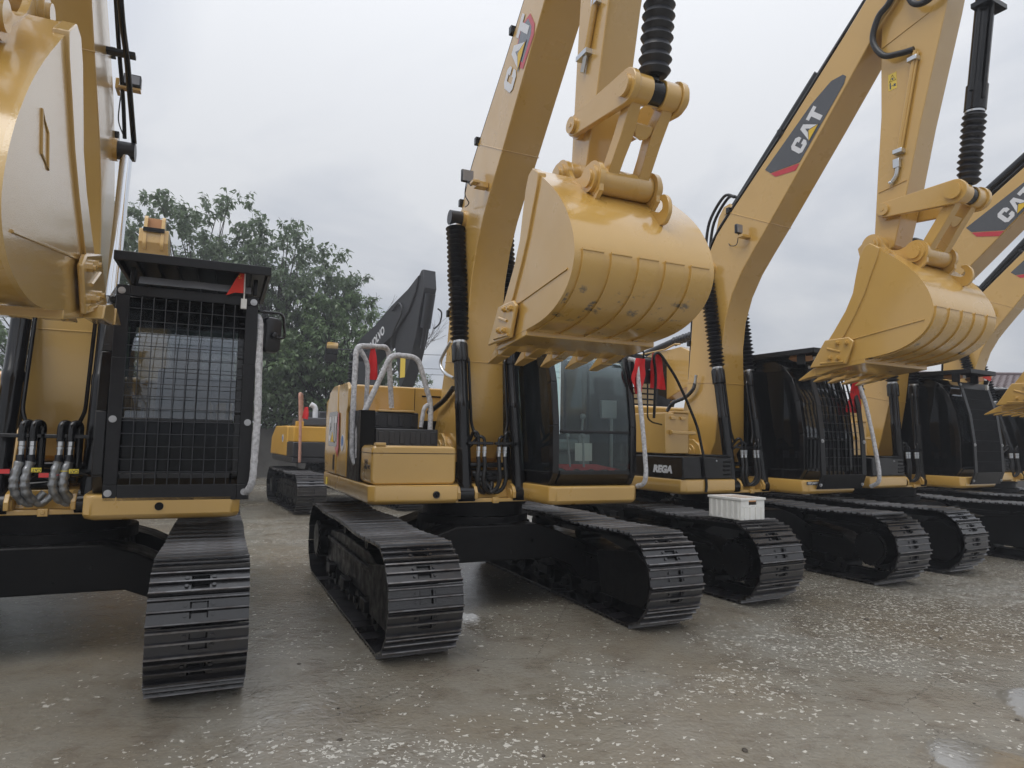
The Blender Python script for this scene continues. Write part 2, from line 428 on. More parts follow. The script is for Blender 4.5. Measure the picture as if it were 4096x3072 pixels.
# ------------------------------------------------------------------ ground
def ground_material():
    m = bpy.data.materials.new('wet_concrete'); m.use_nodes = True
    t = m.node_tree; p = t.nodes['Principled BSDF']; n = t.nodes.new; L = t.links.new
    g = n('ShaderNodeNewGeometry')

    def noise(scale, detail, rough=0.6, dist=0.0, vec=None):
        x = n('ShaderNodeTexNoise'); x.inputs['Scale'].default_value = scale; x.inputs['Detail'].default_value = detail
        x.inputs['Roughness'].default_value = rough; x.inputs['Distortion'].default_value = dist
        L(vec or g.outputs['Position'], x.inputs['Vector']); return x.outputs['Fac']

    def ramp(v, a, b, c0=(0, 0, 0), c1=(1, 1, 1)):
        x = n('ShaderNodeValToRGB'); x.color_ramp.elements[0].position = a; x.color_ramp.elements[1].position = b
        x.color_ramp.elements[0].color = (*c0, 1); x.color_ramp.elements[1].color = (*c1, 1); L(v, x.inputs[0]); return x.outputs[0]

    def mix(f, a, b):
        x = n('ShaderNodeMix'); x.data_type = 'RGBA'
        if isinstance(f, float): x.inputs['Factor'].default_value = f
        else: L(f, x.inputs['Factor'])
        for k, q in (('A', a), ('B', b)):
            if isinstance(q, tuple): x.inputs[k].default_value = (*q, 1)
            else: L(q, x.inputs[k])
        return x.outputs['Result']

    def math_(op, a, b):
        x = n('ShaderNodeMath'); x.operation = op
        for i, q in enumerate((a, b)):
            if isinstance(q, (int, float)): x.inputs[i].default_value = q
            else: L(q, x.inputs[i])
        return x.outputs[0]
    base = mix(ramp(noise(0.55, 6, 0.65, 0.4), 0.36, 0.64), (0.225, 0.190, 0.138), (0.272, 0.258, 0.220))
    base = mix(ramp(noise(2.6, 8, 0.7), 0.5, 0.72), base, (0.155, 0.125, 0.092))
    base = mix(math_('MULTIPLY', ramp(noise(0.9, 5, 0.6, 1.2), 0.56, 0.66), 0.55), base, (0.165, 0.138, 0.100))
    base = mix(math_('MULTIPLY', ramp(noise(38, 4, 0.6), 0.42, 0.7), 0.35), base, (0.15, 0.14, 0.122))
    # pale aggregate chips worn out of the surface, in patches
    mp = n('ShaderNodeMapping'); mp.inputs['Scale'].default_value = (1, 1, 1)
    wob = n('ShaderNodeTexNoise'); wob.inputs['Scale'].default_value = 27; wob.inputs['Detail'].default_value = 3; L(g.outputs['Position'], wob.inputs['Vector'])
    va = n('ShaderNodeVectorMath'); va.operation = 'MULTIPLY_ADD'; va.inputs[1].default_value = (.085, .085, 0)
    L(wob.outputs['Color'], va.inputs[0]); L(g.outputs['Position'], va.inputs[2])
    v1 = n('ShaderNodeTexVoronoi'); v1.inputs['Scale'].default_value = 17; v1.voronoi_dimensions = '2D'; L(va.outputs[0], v1.inputs['Vector'])
    v2 = n('ShaderNodeTexVoronoi'); v2.inputs['Scale'].default_value = 34; v2.voronoi_dimensions = '2D'; L(va.outputs[0], v2.inputs['Vector'])
    patch = math_('MULTIPLY', noise(1.1, 4, 0.6, 0.3), 0.80)
    for cx, cy, rx, ry, amp in ((-.75, 3.75, .95, .42, .42), (.15, 3.72, .7, .35, .30), (.55, 4.6, .6, .4, .28), (1.7, 5.0, .6, .5, .30), (3.0, 6.0, 1.3, .8, .36), (4.9, 7.3, 1.8, 1.3, .42), (-.15, 6.3, .35, .3, .26), (7, 9, 3, 2, .35)):
        e = n('ShaderNodeVectorMath'); e.operation = 'SUBTRACT'; e.inputs[1].default_value = (cx, cy, 0); L(g.outputs['Position'], e.inputs[0])
        e2_ = n('ShaderNodeVectorMath'); e2_.operation = 'MULTIPLY'; e2_.inputs[1].default_value = (1 / rx, 1 / ry, 0); L(e.outputs[0], e2_.inputs[0])
        e3_ = n('ShaderNodeVectorMath'); e3_.operation = 'LENGTH'; L(e2_.outputs[0], e3_.inputs[0])
        mrr = n('ShaderNodeMapRange'); mrr.interpolation_type = 'SMOOTHSTEP'; mrr.inputs['From Min'].default_value = 0.1; mrr.inputs['From Max'].default_value = 1.5
        mrr.inputs['To Min'].default_value = amp; mrr.inputs['To Max'].default_value = 0; L(e3_.outputs['Value'], mrr.inputs['Value'])
        patch = math_('ADD', patch, mrr.outputs[0])
    s1 = n('ShaderNodeSeparateColor'); L(v1.outputs['Color'], s1.inputs[0])
    s2 = n('ShaderNodeSeparateColor'); L(v2.outputs['Color'], s2.inputs[0])

    def chips(v, s, lo, hi, r0):
        thr = n('ShaderNodeMapRange'); thr.inputs['From Min'].default_value = 0.36; thr.inputs['From Max'].default_value = 0.80
        thr.inputs['To Min'].default_value = lo; thr.inputs['To Max'].default_value = hi; L(patch, thr.inputs['Value'])
        sel = math_('GREATER_THAN', s.outputs[0], thr.outputs[0])
        rad = math_('MULTIPLY', s.outputs[1], r0)
        near = math_('LESS_THAN', v.outputs['Distance'], rad)
        return math_('MULTIPLY', sel, near)
    c = math_('MAXIMUM', chips(v1, s1, 1.0, 0.48, 0.34), chips(v2, s2, 1.0, 0.42, 0.38))
    base2 = mix(c, base, (0.60, 0.575, 0.51))
    def blobs(lst, f0, f1):
        tot = None
        for cx, cy, rx, ry, ang, amp in lst:
            mpn = n('ShaderNodeMapping'); mpn.vector_type = 'TEXTURE'; mpn.inputs['Location'].default_value = (cx, cy, 0); mpn.inputs['Rotation'].default_value = (0, 0, ang); mpn.inputs['Scale'].default_value = (rx, ry, 1e6)
            L(g.outputs['Position'], mpn.inputs[0])
            ln = n('ShaderNodeVectorMath'); ln.operation = 'LENGTH'; L(mpn.outputs[0], ln.inputs[0])
            mrr = n('ShaderNodeMapRange'); mrr.interpolation_type = 'SMOOTHSTEP'; mrr.inputs['From Min'].default_value = f0; mrr.inputs['From Max'].default_value = f1
            mrr.inputs['To Min'].default_value = amp; mrr.inputs['To Max'].default_value = 0; L(ln.outputs['Value'], mrr.inputs['Value'])
            tot = mrr.outputs[0] if tot is None else math_('MAXIMUM', tot, mrr.outputs[0])
        return tot
    # scraped streaks and cracks left by steel tracks
    ms_ = n('ShaderNodeMapping'); ms_.inputs['Rotation'].default_value = (0, 0, .75); ms_.inputs['Scale'].default_value = (.9, 11, 1); L(g.outputs['Position'], ms_.inputs[0])
    st = math_('MULTIPLY', ramp(noise(1.6, 6, 0.7, 0.3, ms_.outputs[0]), 0.57, 0.68), ramp(noise(0.6, 3), 0.45, 0.6))
    base2 = mix(math_('MULTIPLY', st, 0.5), base2, (0.085, 0.078, 0.068))
    crk = n('ShaderNodeTexVoronoi'); crk.feature = 'DISTANCE_TO_EDGE'; crk.voronoi_dimensions = '2D'; crk.inputs['Scale'].default_value = .33; L(va.outputs[0], crk.inputs['Vector'])
    ck = math_('LESS_THAN', crk.outputs['Distance'], .0011)
    base2 = mix(math_('MULTIPLY', ck, 0.6), base2, (0.05, 0.045, 0.04))
    # standing water: soft damp margin, then a mirror
    wav = math_('MULTIPLY', math_('SUBTRACT', noise(2.6, 6, 0.62, 0.4), 0.5), 1.5)
    pud = math_('ADD', blobs(((2.66, 3.92, .34, .36, .2, 1), (3.75, 4.72, .5, .42, .4, 1), (-.30, 6.5, .22, .45, .4, 1), (-2.3, 9.6, .5, .9, .4, 1), (-2.7, 5.9, .4, .25, 0, .8), (-1.35, 4.3, .5, .9, .25, .45), (-1.65, 5.6, .3, .7, .4, .42)), 0.2, 1.5), wav)
    damp = ramp(pud, 0.15, 0.7); water = ramp(pud, 0.52, 0.62)
    base2 = mix(math_('MULTIPLY', damp, 0.30), base2, (0.15, 0.135, 0.112))
    L(base2, p.inputs['Base Color'])
    wet = math_('MAXIMUM', ramp(noise(0.42, 4, 0.55, 0.5), 0.40, 0.60), damp)
    rr = n('ShaderNodeMapRange'); rr.inputs['To Min'].default_value = 0.27; rr.inputs['To Max'].default_value = 0.10; L(wet, rr.inputs['Value'])
    rq = math_('ADD', rr.outputs[0], math_('MULTIPLY', math_('SUBTRACT', noise(7, 5), 0.5), 0.28))
    cl = n('ShaderNodeClamp'); cl.inputs['Min'].default_value = 0.08; cl.inputs['Max'].default_value = 0.7; L(rq, cl.inputs[0])
    rw = n('ShaderNodeMix'); rw.data_type = 'FLOAT'; L(water, rw.inputs[0]); L(cl.outputs[0], rw.inputs[2]); rw.inputs[3].default_value = 0.04
    L(rw.outputs[0], p.inputs['Roughness'])
    sp = n('ShaderNodeMapRange'); sp.inputs['To Min'].default_value = 0.8; sp.inputs['To Max'].default_value = 1.0; L(damp, sp.inputs['Value']); L(sp.outputs[0], p.inputs['Specular IOR Level'])
    io = n('ShaderNodeMapRange'); io.inputs['To Min'].default_value = 1.5; io.inputs['To Max'].default_value = 2.1; L(water, io.inputs['Value']); L(io.outputs[0], p.inputs['IOR'])
    b = n('ShaderNodeBump'); b.inputs['Distance'].default_value = 0.012
    bs = n('ShaderNodeMapRange'); bs.inputs['To Min'].default_value = 0.46; bs.inputs['To Max'].default_value = 0.035; L(water, bs.inputs['Value']); L(bs.outputs[0], b.inputs['Strength'])
    h = math_('ADD', noise(30, 4, 0.65), math_('MULTIPLY', noise(3.5, 5), 1.5))
    h = math_('ADD', h, math_('MULTIPLY', math_('MULTIPLY', noise(15, 3, 0.55, 0.8), wet), 1.6))
    h = math_('ADD', h, math_('MULTIPLY', c, 0.5))
    L(h, b.inputs['Height']); L(b.outputs[0], p.inputs['Normal'])
    MAT['wet_concrete'] = m

ground_material()
gm = MB(); gm.add([(-400, -60, 0), (400, -60, 0), (400, 700, 0), (-400, 700, 0)], [(0, 1, 2, 3)])
obj('ground', gm, 'wet_concrete', smooth=0, kind='structure')
# ------------------------------------------------------------------ tracks
TL, TR = 2.14, .45           # half length and end radius over the grousers
PITCH_R = TR - .030


def shoe_mesh(w=.3, name='shoe', simple=False):
    mb = MB(); a = .095
    if simple:
        mb.box(-w, w, -a, a - .004, -.014, 0)
    else:
        mb.box(-w, -.055, -a, a - .004, -.014, 0); mb.box(.055, w, -a, a - .004, -.014, 0)
        for y0, y1 in ((-a, -.052), (-.012, .012), (.052, a - .004)): mb.box(-.055, .055, y0, y1, -.014, 0)
        mb.box(-.055, .055, -.052, .052, -.03, -.022)      # chain link seen through the slots
        for sx in (-1, 1):
            for y in (-.032, .032):
                mb.cyl((sx * .082, y, -.002), (sx * .082, y, .012), .013, 6)
    for y, h in ((-.085, .028), (-.002, .022), (.072, .022)):
        vs = [(-w, y - .011), (-w, y + .011)]
        mb.prism([(y - .012, 0), (y + .012, 0), (y + .007, h * .72), (y - .007, h * .72)], 'x', -w, w, 0); mb.prism([(y - .0072, h * .725), (y + .0072, h * .725), (y + .005, h), (y - .005, h)], 'x', -w + .001, w - .001, 1)
    return mesh(name, mb, ['track_steel', 'grouser_steel'], 30)


SHOE = {}
for nm in ('track_steel', 'grouser_steel'):
    t = MAT[nm].node_tree; p = t.nodes['Principled BSDF']; src = p.inputs['Base Color'].links[0].from_socket
    oi = t.nodes.new('ShaderNodeObjectInfo'); mr = t.nodes.new('ShaderNodeMapRange'); mr.inputs['To Min'].default_value = .55; mr.inputs['To Max'].default_value = 1.7
    t.links.new(oi.outputs['Random'], mr.inputs['Value'])
    vs_ = t.nodes.new('ShaderNodeVectorMath'); vs_.operation = 'SCALE'; t.links.new(src, vs_.inputs[0]); t.links.new(mr.outputs[0], vs_.inputs['Scale']); t.links.new(vs_.outputs[0], p.inputs['Base Color'])
    ml = t.nodes.new('ShaderNodeMapRange'); ml.inputs['To Min'].default_value = .14; ml.inputs['To Max'].default_value = .34; t.links.new(oi.outputs['Random'], ml.inputs['Value']); t.links.new(ml.outputs[0], p.inputs['Roughness'])


def stadium(r, half, n=12, z0=TR):
    c = half - TR; o = []
    for k in range(n + 1): t = PI / 2 + PI * k / n; o.append((-c + r * math.cos(t), z0 + r * math.sin(t)))
    for k in range(n + 1): t = -PI / 2 + PI * k / n; o.append((c + r * math.cos(t), z0 + r * math.sin(t)))
    return o


def make_track(root, side, w=.3, sprocket_front=False, g=1.19, simple=False):
    x = side * g
    mb = MB()                                        # the chain: two link rails
    for dx in (-.085, .045):
        o_, i_ = stadium(PITCH_R - .016, TL), stadium(PITCH_R - .11, TL)
        n = len(o_)
        vs = [(x + dx + e, p[0], p[1]) for e in (0, .04) for p in o_ + i_]
        fs = []
        for k in range(n):
            k2 = (k + 1) % n
            fs += [(k, k2, 2 * n + k2, 2 * n + k), (n + k, 2 * n + n + k, 2 * n + n + k2, n + k2), (k, n + k, n + k2, k2), (2 * n + k, 2 * n + k2, 2 * n + n + k2, 2 * n + n + k)]
        mb.add(vs, fs)
    tr = obj('track', mb, 'undercarriage_black', root)
    key = (w, simple)
    if key not in SHOE: SHOE[key] = shoe_mesh(w, simple=simple)
    c = TL - TR; per = 4 * c + 2 * PI * PITCH_R; ns = round(per / .192); ds = per / ns
    off = random.random() * .19
    for k in range(ns):
        s = (k * ds + off) % per
        if s < 2 * c: y, z, f = c - s, TR + PITCH_R, 0.0; z -= .022 * math.sin(PI * s / c) ** 2
        elif s < 2 * c + PI * PITCH_R: f = (s - 2 * c) / PITCH_R; y, z = -c - PITCH_R * math.sin(f), TR + PITCH_R * math.cos(f)
        elif s < 4 * c + PI * PITCH_R: y, z, f = -c + (s - 2 * c - PI * PITCH_R), TR - PITCH_R, PI
        else: f = PI + (s - 4 * c - PI * PITCH_R) / PITCH_R; y, z = c - PITCH_R * math.sin(f), TR + PITCH_R * math.cos(f)
        obj('shoe', SHOE[key], None, tr, loc=(x + random.uniform(-.003, .003), y, z), rot=(f + random.uniform(-.012, .012), 0, 0))
    fr = MB()                                        # side frame
    fr.prism([(-1.35, .23), (1.45, .23), (1.55, .40), (1.3, .60), (.6, .66), (-.7, .66), (-1.2, .58), (-1.45, .42)], 'x', x - .15, x + .15)
    fr.box(x - .19, x + .19, -1.25, 1.3, .50, .545)
    for y in (-.9, .1, .95): fr.box(x - .23, x + .23, y - .12, y + .12, .16, .27)
    f = obj('track_frame', fr, 'undercarriage_black', root, bevel=.012)
    for k in range(7):
        y = -1.2 + k * .4; m = MB(); m.cyl((x - .17, y, .15), (x + .17, y, .15), .095, 14); m.cyl((x - .2, y, .15), (x + .2, y, .15), .04, 8)
        obj('roller', m, 'undercarriage_black', f)
    for y in (-.55, .55):
        m = MB(); m.cyl((x - .13, y, .72), (x + .13, y, .72), .07, 12); obj('carrier_roller', m, 'undercarriage_black', f)
    for yc, spr in ((-c, sprocket_front), (c, not sprocket_front)):
        m = MB()
        if spr:
            pts = []
            for k in range(42): a = 2 * PI * k / 42; q = .315 if k % 2 else .27; pts.append((yc + q * math.cos(a), TR + q * math.sin(a)))
            m.prism(pts, 'x', x - .035, x + .035)
            m.cyl((x - .24, yc, TR), (x + .2, yc, TR), .225, 24); m.cyl((x - .265, yc, TR), (x - .24, yc, TR), .19, 24)
            for k in range(20):
                a = 2 * PI * k / 20; m.cyl((x - .255, yc + .21 * math.cos(a), TR + .21 * math.sin(a)), (x - .235, yc + .21 * math.cos(a), TR + .21 * math.sin(a)), .018, 6)
            obj('sprocket', m, 'undercarriage_black', f)
        else:
            m.lathe((x - .19, yc, TR), (x + .19, yc, TR), [(0, .14), (.05, .17), (.12, .19), (.13, .30), (.36, .31), (.37, .27), (.63, .27), (.64, .31), (.87, .30), (.88, .19), (.95, .17), (1, .14)], 28)
            obj('idler', m, 'undercarriage_black', f)
            m = MB(); m.prism([(yc - .30, .33), (yc - .2, .2), (yc + .5, .2), (yc + .6, .62), (yc - .1, .72), (yc - .28, .6)] if yc < 0 else [(yc + .30, .33), (yc + .2, .2), (yc - .5, .2), (yc - .6, .62), (yc + .1, .72), (yc + .28, .6)], 'x', x - .225, x - .195)
            obj('idler_guard', m, 'undercarriage_black', f, bevel=.01)
    return tr


def make_undercarriage(root, w=.3, sprocket_front=False, simple=False):
    for s in (-1, 1): make_track(root, s, w, sprocket_front, simple=simple)
    mb = MB()
    prof = [(-1.06, .28), (-.98, .26), (-.86, .40), (-.62, .50), (.62, .50), (.86, .40), (.98, .26), (1.06, .28), (1.06, .60), (.7, .78), (.45, .86), (-.45, .86), (-.7, .78), (-1.06, .60)]
    mb.prism(prof, 'y', -.75, -.30); mb.prism(prof, 'y', .30, .75)
    mb.prism([(-.62, .50), (.62, .50), (.55, .86), (-.55, .86)], 'y', -.35, .35)
    obj('carbody', mb, 'undercarriage_black', root, bevel=.015)
    mb = MB(); mb.lathe((0, 0, .84), (0, 0, 1.10), [(0, .62), (.35, .62), (.36, .56), (.75, .56), (.76, .60), (1, .60)], 36)
    obj('slew_ring', mb, 'undercarriage_black', root)


# ------------------------------------------------------------------ boom and arm
BELLY = [(-.02, 1.52), (-.18, 1.77), (-.21, 2.2), (-.24, 2.6), (-.25, 3.1), (-.31, 3.5), (-.44, 3.84), (-.62, 4.13), (-.84, 4.39), (-1.10, 4.68), (-1.95, 5.68), (-2.63, 6.5), (-3.0, 6.85)]
BACK = [(.46, 1.50), (.62, 1.80), (.50, 2.2), (.42, 2.65), (.38, 3.2), (.34, 3.68), (.22, 4.10), (.05, 4.46), (-.15, 4.76), (-.42, 5.02), (-1.32, 5.80), (-2.25, 6.68), (-2.75, 7.2)]
HW = [.24, .285, .258, .232, .212, .207, .205, .205, .205, .205, .205, .205, .19]
FOOT = Vector((.2, 1.62))


def rotp(p, c, a):
    d = Vector(p) - Vector(c); return (c[0] + d.x * math.cos(a) - d.y * math.sin(a), c[1] + d.x * math.sin(a) + d.y * math.cos(a))


def make_boom(root, rot=0.0, dy=0.0, pipes='black_paint', paint='yellow_paint', seams=True):
    T = lambda p: (lambda q: (q[0] + dy, q[1]))(rotp(p, FOOT, rot))
    be = [T(p) for p in BELLY]; ba = [T(p) for p in BACK]
    mb = MB(); rings = []
    for (by, bz), (ay, az), h in zip(be, ba, HW):
        rings.append([(-h, by, bz), (h, by, bz), (h, ay, az), (-h, ay, az)])
    mb.loft(rings)
    # foot boss and pin
    mb.cyl((-.31, FOOT.x + dy, FOOT.y), (.31, FOOT.x + dy, FOOT.y), .15, 20)
    bo = obj('boom', mb, paint, root, bevel=.010, smooth=30)
    if seams:
        for i, j in ((3, None), (9, .5)):
            m = MB(); h = HW[i]
            for s in (-1, 1): m.tube([(s * (h + .001), be[i][0], be[i][1]), (s * (h + .001), ba[i][0], ba[i][1])], .006, 6)
            m.tube([(-h, be[i][0] - .001, be[i][1]), (h, be[i][0] - .001, be[i][1])], .006, 6)
            obj('weld_seam', m, paint, bo)
    # edge plates standing proud of the side webs along the back
    m = MB()
    for i in range(1, 11):
        pass
    # hydraulic lines along the back edge
    if pipes:
        for x in (-.165, -.10, .10, .165):
            pth = [(x, ba[i][0] + .035, ba[i][1] + .045) for i in range(3, 12)]
            m = MB(); m.tube(smooth_path(pth, 4), .021, 8); obj('hydraulic_line', m, pipes, bo)
        for i in (4, 7, 9, 10):
            y, z = ba[i]; m = MB(); m.box(-.235, .235, y + .0, y + .06, z + .0, z + .085); obj('line_clamp', m, 'black_paint' if pipes != 'tan' else paint, bo, bevel=.006)
    return bo, be, ba, T


def bellows(mb, p0, p1, r0, r1, pitch=.047):
    L_ = (Vector(p1) - Vector(p0)).length; n = max(3, int(L_ / pitch)); pr = []
    rnd = random.Random(int(L_ * 1000))
    for k in range(n):
        q = rnd.uniform(.95, 1.05)
        pr += [(k / n, r0), ((k + .5) / n, r1 * q)]
    pr.append((1, r0))
    mb.lathe(p0, p1, pr, 20)


def boom_cylinder(root, s, foot, pin, style='bellows', dark='black_paint'):
    x = s * .31
    f = Vector((x, *foot)); p = Vector((x, *pin)); d = (p - f).normalized(); Lt = (p - f).length
    at = lambda t: f + d * t
    mb = MB(); body = 1.42 if style == 'bellows' else 1.55
    mb.cyl((x - .09, f.y, f.z), (x + .09, f.y, f.z), .085, 16)
    mb.lathe(at(.0), at(body + .22), [(0, .062), (.05, .075), (.55, .075), (.56, .079), (.60, .079), (.61, .073), ((body) / (body + .22), .073), ((body + .012) / (body + .22), .092), (.985, .092), (1, .08)], 24)
    c = obj('boom_cylinder', mb, dark, root)
    m = MB(); m.cyl((x - s * .06 - .055, p.y, p.z), (x - s * .06 + .055, p.y, p.z), .075, 16)
    m.cyl((x - .07, p.y, p.z), (x + .07, p.y, p.z), .085, 20)
    obj('rod_eye', m, 'rubber', c)
    m = MB(); m.cyl((s * .19, p.y, p.z), (s * .238, p.y, p.z), .105, 22); obj('pin_boss', m, 'yellow_paint', c)
    if style == 'bellows':
        m = MB(); m.cyl(at(body + .2), p, .035, 14); obj('rod', m, 'chrome', c)
        m = MB(); bellows(m, at(body + .25), at(Lt - .11), .062, .110, .056); obj('bellows', m, 'rubber', c)
        m = MB(); m.cyl(at(body + .222), at(body + .245), .076, 20); obj('clamp_band', m, 'zinc', c)
        m = MB(); m.cyl(at(Lt - .125), at(Lt - .105), .074, 20); obj('clamp_band', m, 'zinc', c)
    else:
        m = MB(); m.cyl(at(body + .2), p, .052, 20); obj('rod', m, 'chrome', c)
    # cylinder port line down the inner side
    m = MB(); q = Vector((-s * .095, -.01, 0))
    m.tube(fillet([at(body + .1) + q * .6, at(body + .05) + q, at(.75) + q, at(.62) + q + Vector((-s * .05, 0, -.02))], .05), .016, 8)
    obj('cylinder_line', m, dark, c)
    return c


def hose_set(root, xs, style, y=-.60, paint=None):
    """loops from the two boom cylinders, fittings, then hoses that drop to the frame."""
    for i, x in enumerate(xs):
        s = -1 if i < 2 else 1
        top = 1.80 - (.05 if i in (1, 2) else 0) if style != 'far' else 1.74
        m = MB()
        xi = x + (-.055 if i < 2 else .055)
        if style == 'wrapped':
            m.tube(fillet([(x, y, 1.66), (x, y, 1.80), (x + .045, y + .055, 1.80), (x + .045, y + .055, 1.42), (x + .045 + s * .1, y + .08, 1.40), (s * .29, y + .12, 1.40)], .05, 5), .030, 12)
        else:
            m.tube(fillet([(x, y, 1.66), (x, y, top), (x + s * .05, y + .02, top + .03), (s * .25, y + .1, 1.66 + .06 * (i % 3 == 0))], .05, 5), .017, 10)
        pp = obj('steel_pipe', m, 'black_paint', root)
        m = MB(); m.cyl((x, y, 1.625), (x, y, 1.665), .023, 6); m.cyl((x, y, 1.55), (x, y, 1.622), .020, 10); m.cyl((x, y, 1.60), (x, y, 1.615), .025, 6)
        obj('hose_fitting', m, 'zinc', root)
        if style == 'wrapped':
            m = MB(); m.cyl((x, y, 1.49), (x - .005, y, 1.555), .028, 10); obj('hose_sleeve', m, 'rubber', root)
            zz = smooth_path([(x - .004, y, 1.50), (x - .02, y - .012, 1.42), (x - .028, y - .015, 1.34), (x - .018, y, 1.27), (x + .02, y + .06, 1.19)], 5)
            rr = [.033 + .004 * math.sin(k * 1.7 + i) for k in range(len(zz))]
            m = MB(); m.tube(zz, .028, 12, rr=rr); obj('wrapped_hose', m, 'silver_wrap', root)
            m = MB(); m.tube(smooth_path([(x + .02, y + .05, 1.20), (x + .07, y + .08, 1.17), (x + .15, y + .10, 1.26)], 4), .026, 10); obj('wrapped_hose', m, 'silver_wrap', root)
        else:
            zz = smooth_path([(x, y, 1.56), (x + .004, y - .012, 1.45), (x + .012 * s, y - .015, 1.33), (x - .02 * s, y + .01, 1.22), (x - .10 * s, y + .05, 1.185), (x - .15 * s, y + .13, 1.28)], 6)
            m = MB(); m.tube(zz, .021, 10, rr=[.021 + .0025 * (k % 2) for k in range(len(zz))]); obj('hose', m, 'hose_rubber', root)
    m = MB(); m.box(-.30, -.02, y - .012, y + .03, 1.685, 1.715); m.box(.0, .30, y - .012, y + .03, 1.685, 1.715)
    obj('hose_bracket', m, 'black_paint', root, bevel=.004)


# arm: base numbers come from the second machine
STICK = [(-2.43, 3.83), (-2.55, 3.80), (-2.65, 3.88), (-2.82, 4.5), (-2.97, 5.14), (-3.28, 6.3), (-3.42, 6.9), (-3.35, 7.7), (-2.95, 7.9), (-2.62, 7.3), (-2.56, 6.2), (-2.54, 5.4), (-2.48, 4.73), (-2.42, 4.0)]
PIN, LINKLOW, ROCK, RODPIN = (-2.47, 3.90), (-2.95, 3.70), (-2.59, 4.28), (-3.33, 4.25)
SHELL = [(-2.63, 3.83), (-2.80, 3.70), (-2.98, 3.55), (-3.12, 3.40), (-3.23, 3.22), (-3.28, 3.04), (-3.25, 2.90), (-3.16, 2.78), (-3.0, 2.68), (-2.8, 2.62), (-2.5, 2.585), (-2.2, 2.56)]
SHELL = [(p.x, p.y) for p in smooth_path([(a, b, 0) for a, b in SHELL], 4)]
FRONT = [(-1.98, 2.53), (-2.06, 2.75), (-2.20, 2.93), (-2.35, 3.14), (-2.44, 3.32), (-2.48, 3.5), (-2.53, 3.70), (-2.58, 3.80)]


def offset_curve(P, d):
    o = []
    for i in range(len(P)):
        a = Vector(P[max(i - 1, 0)]); b = Vector(P[min(i + 1, len(P) - 1)]); t = (b - a).normalized()
        o.append((P[i][0] + t.y * d, P[i][1] - t.x * d))
    return o


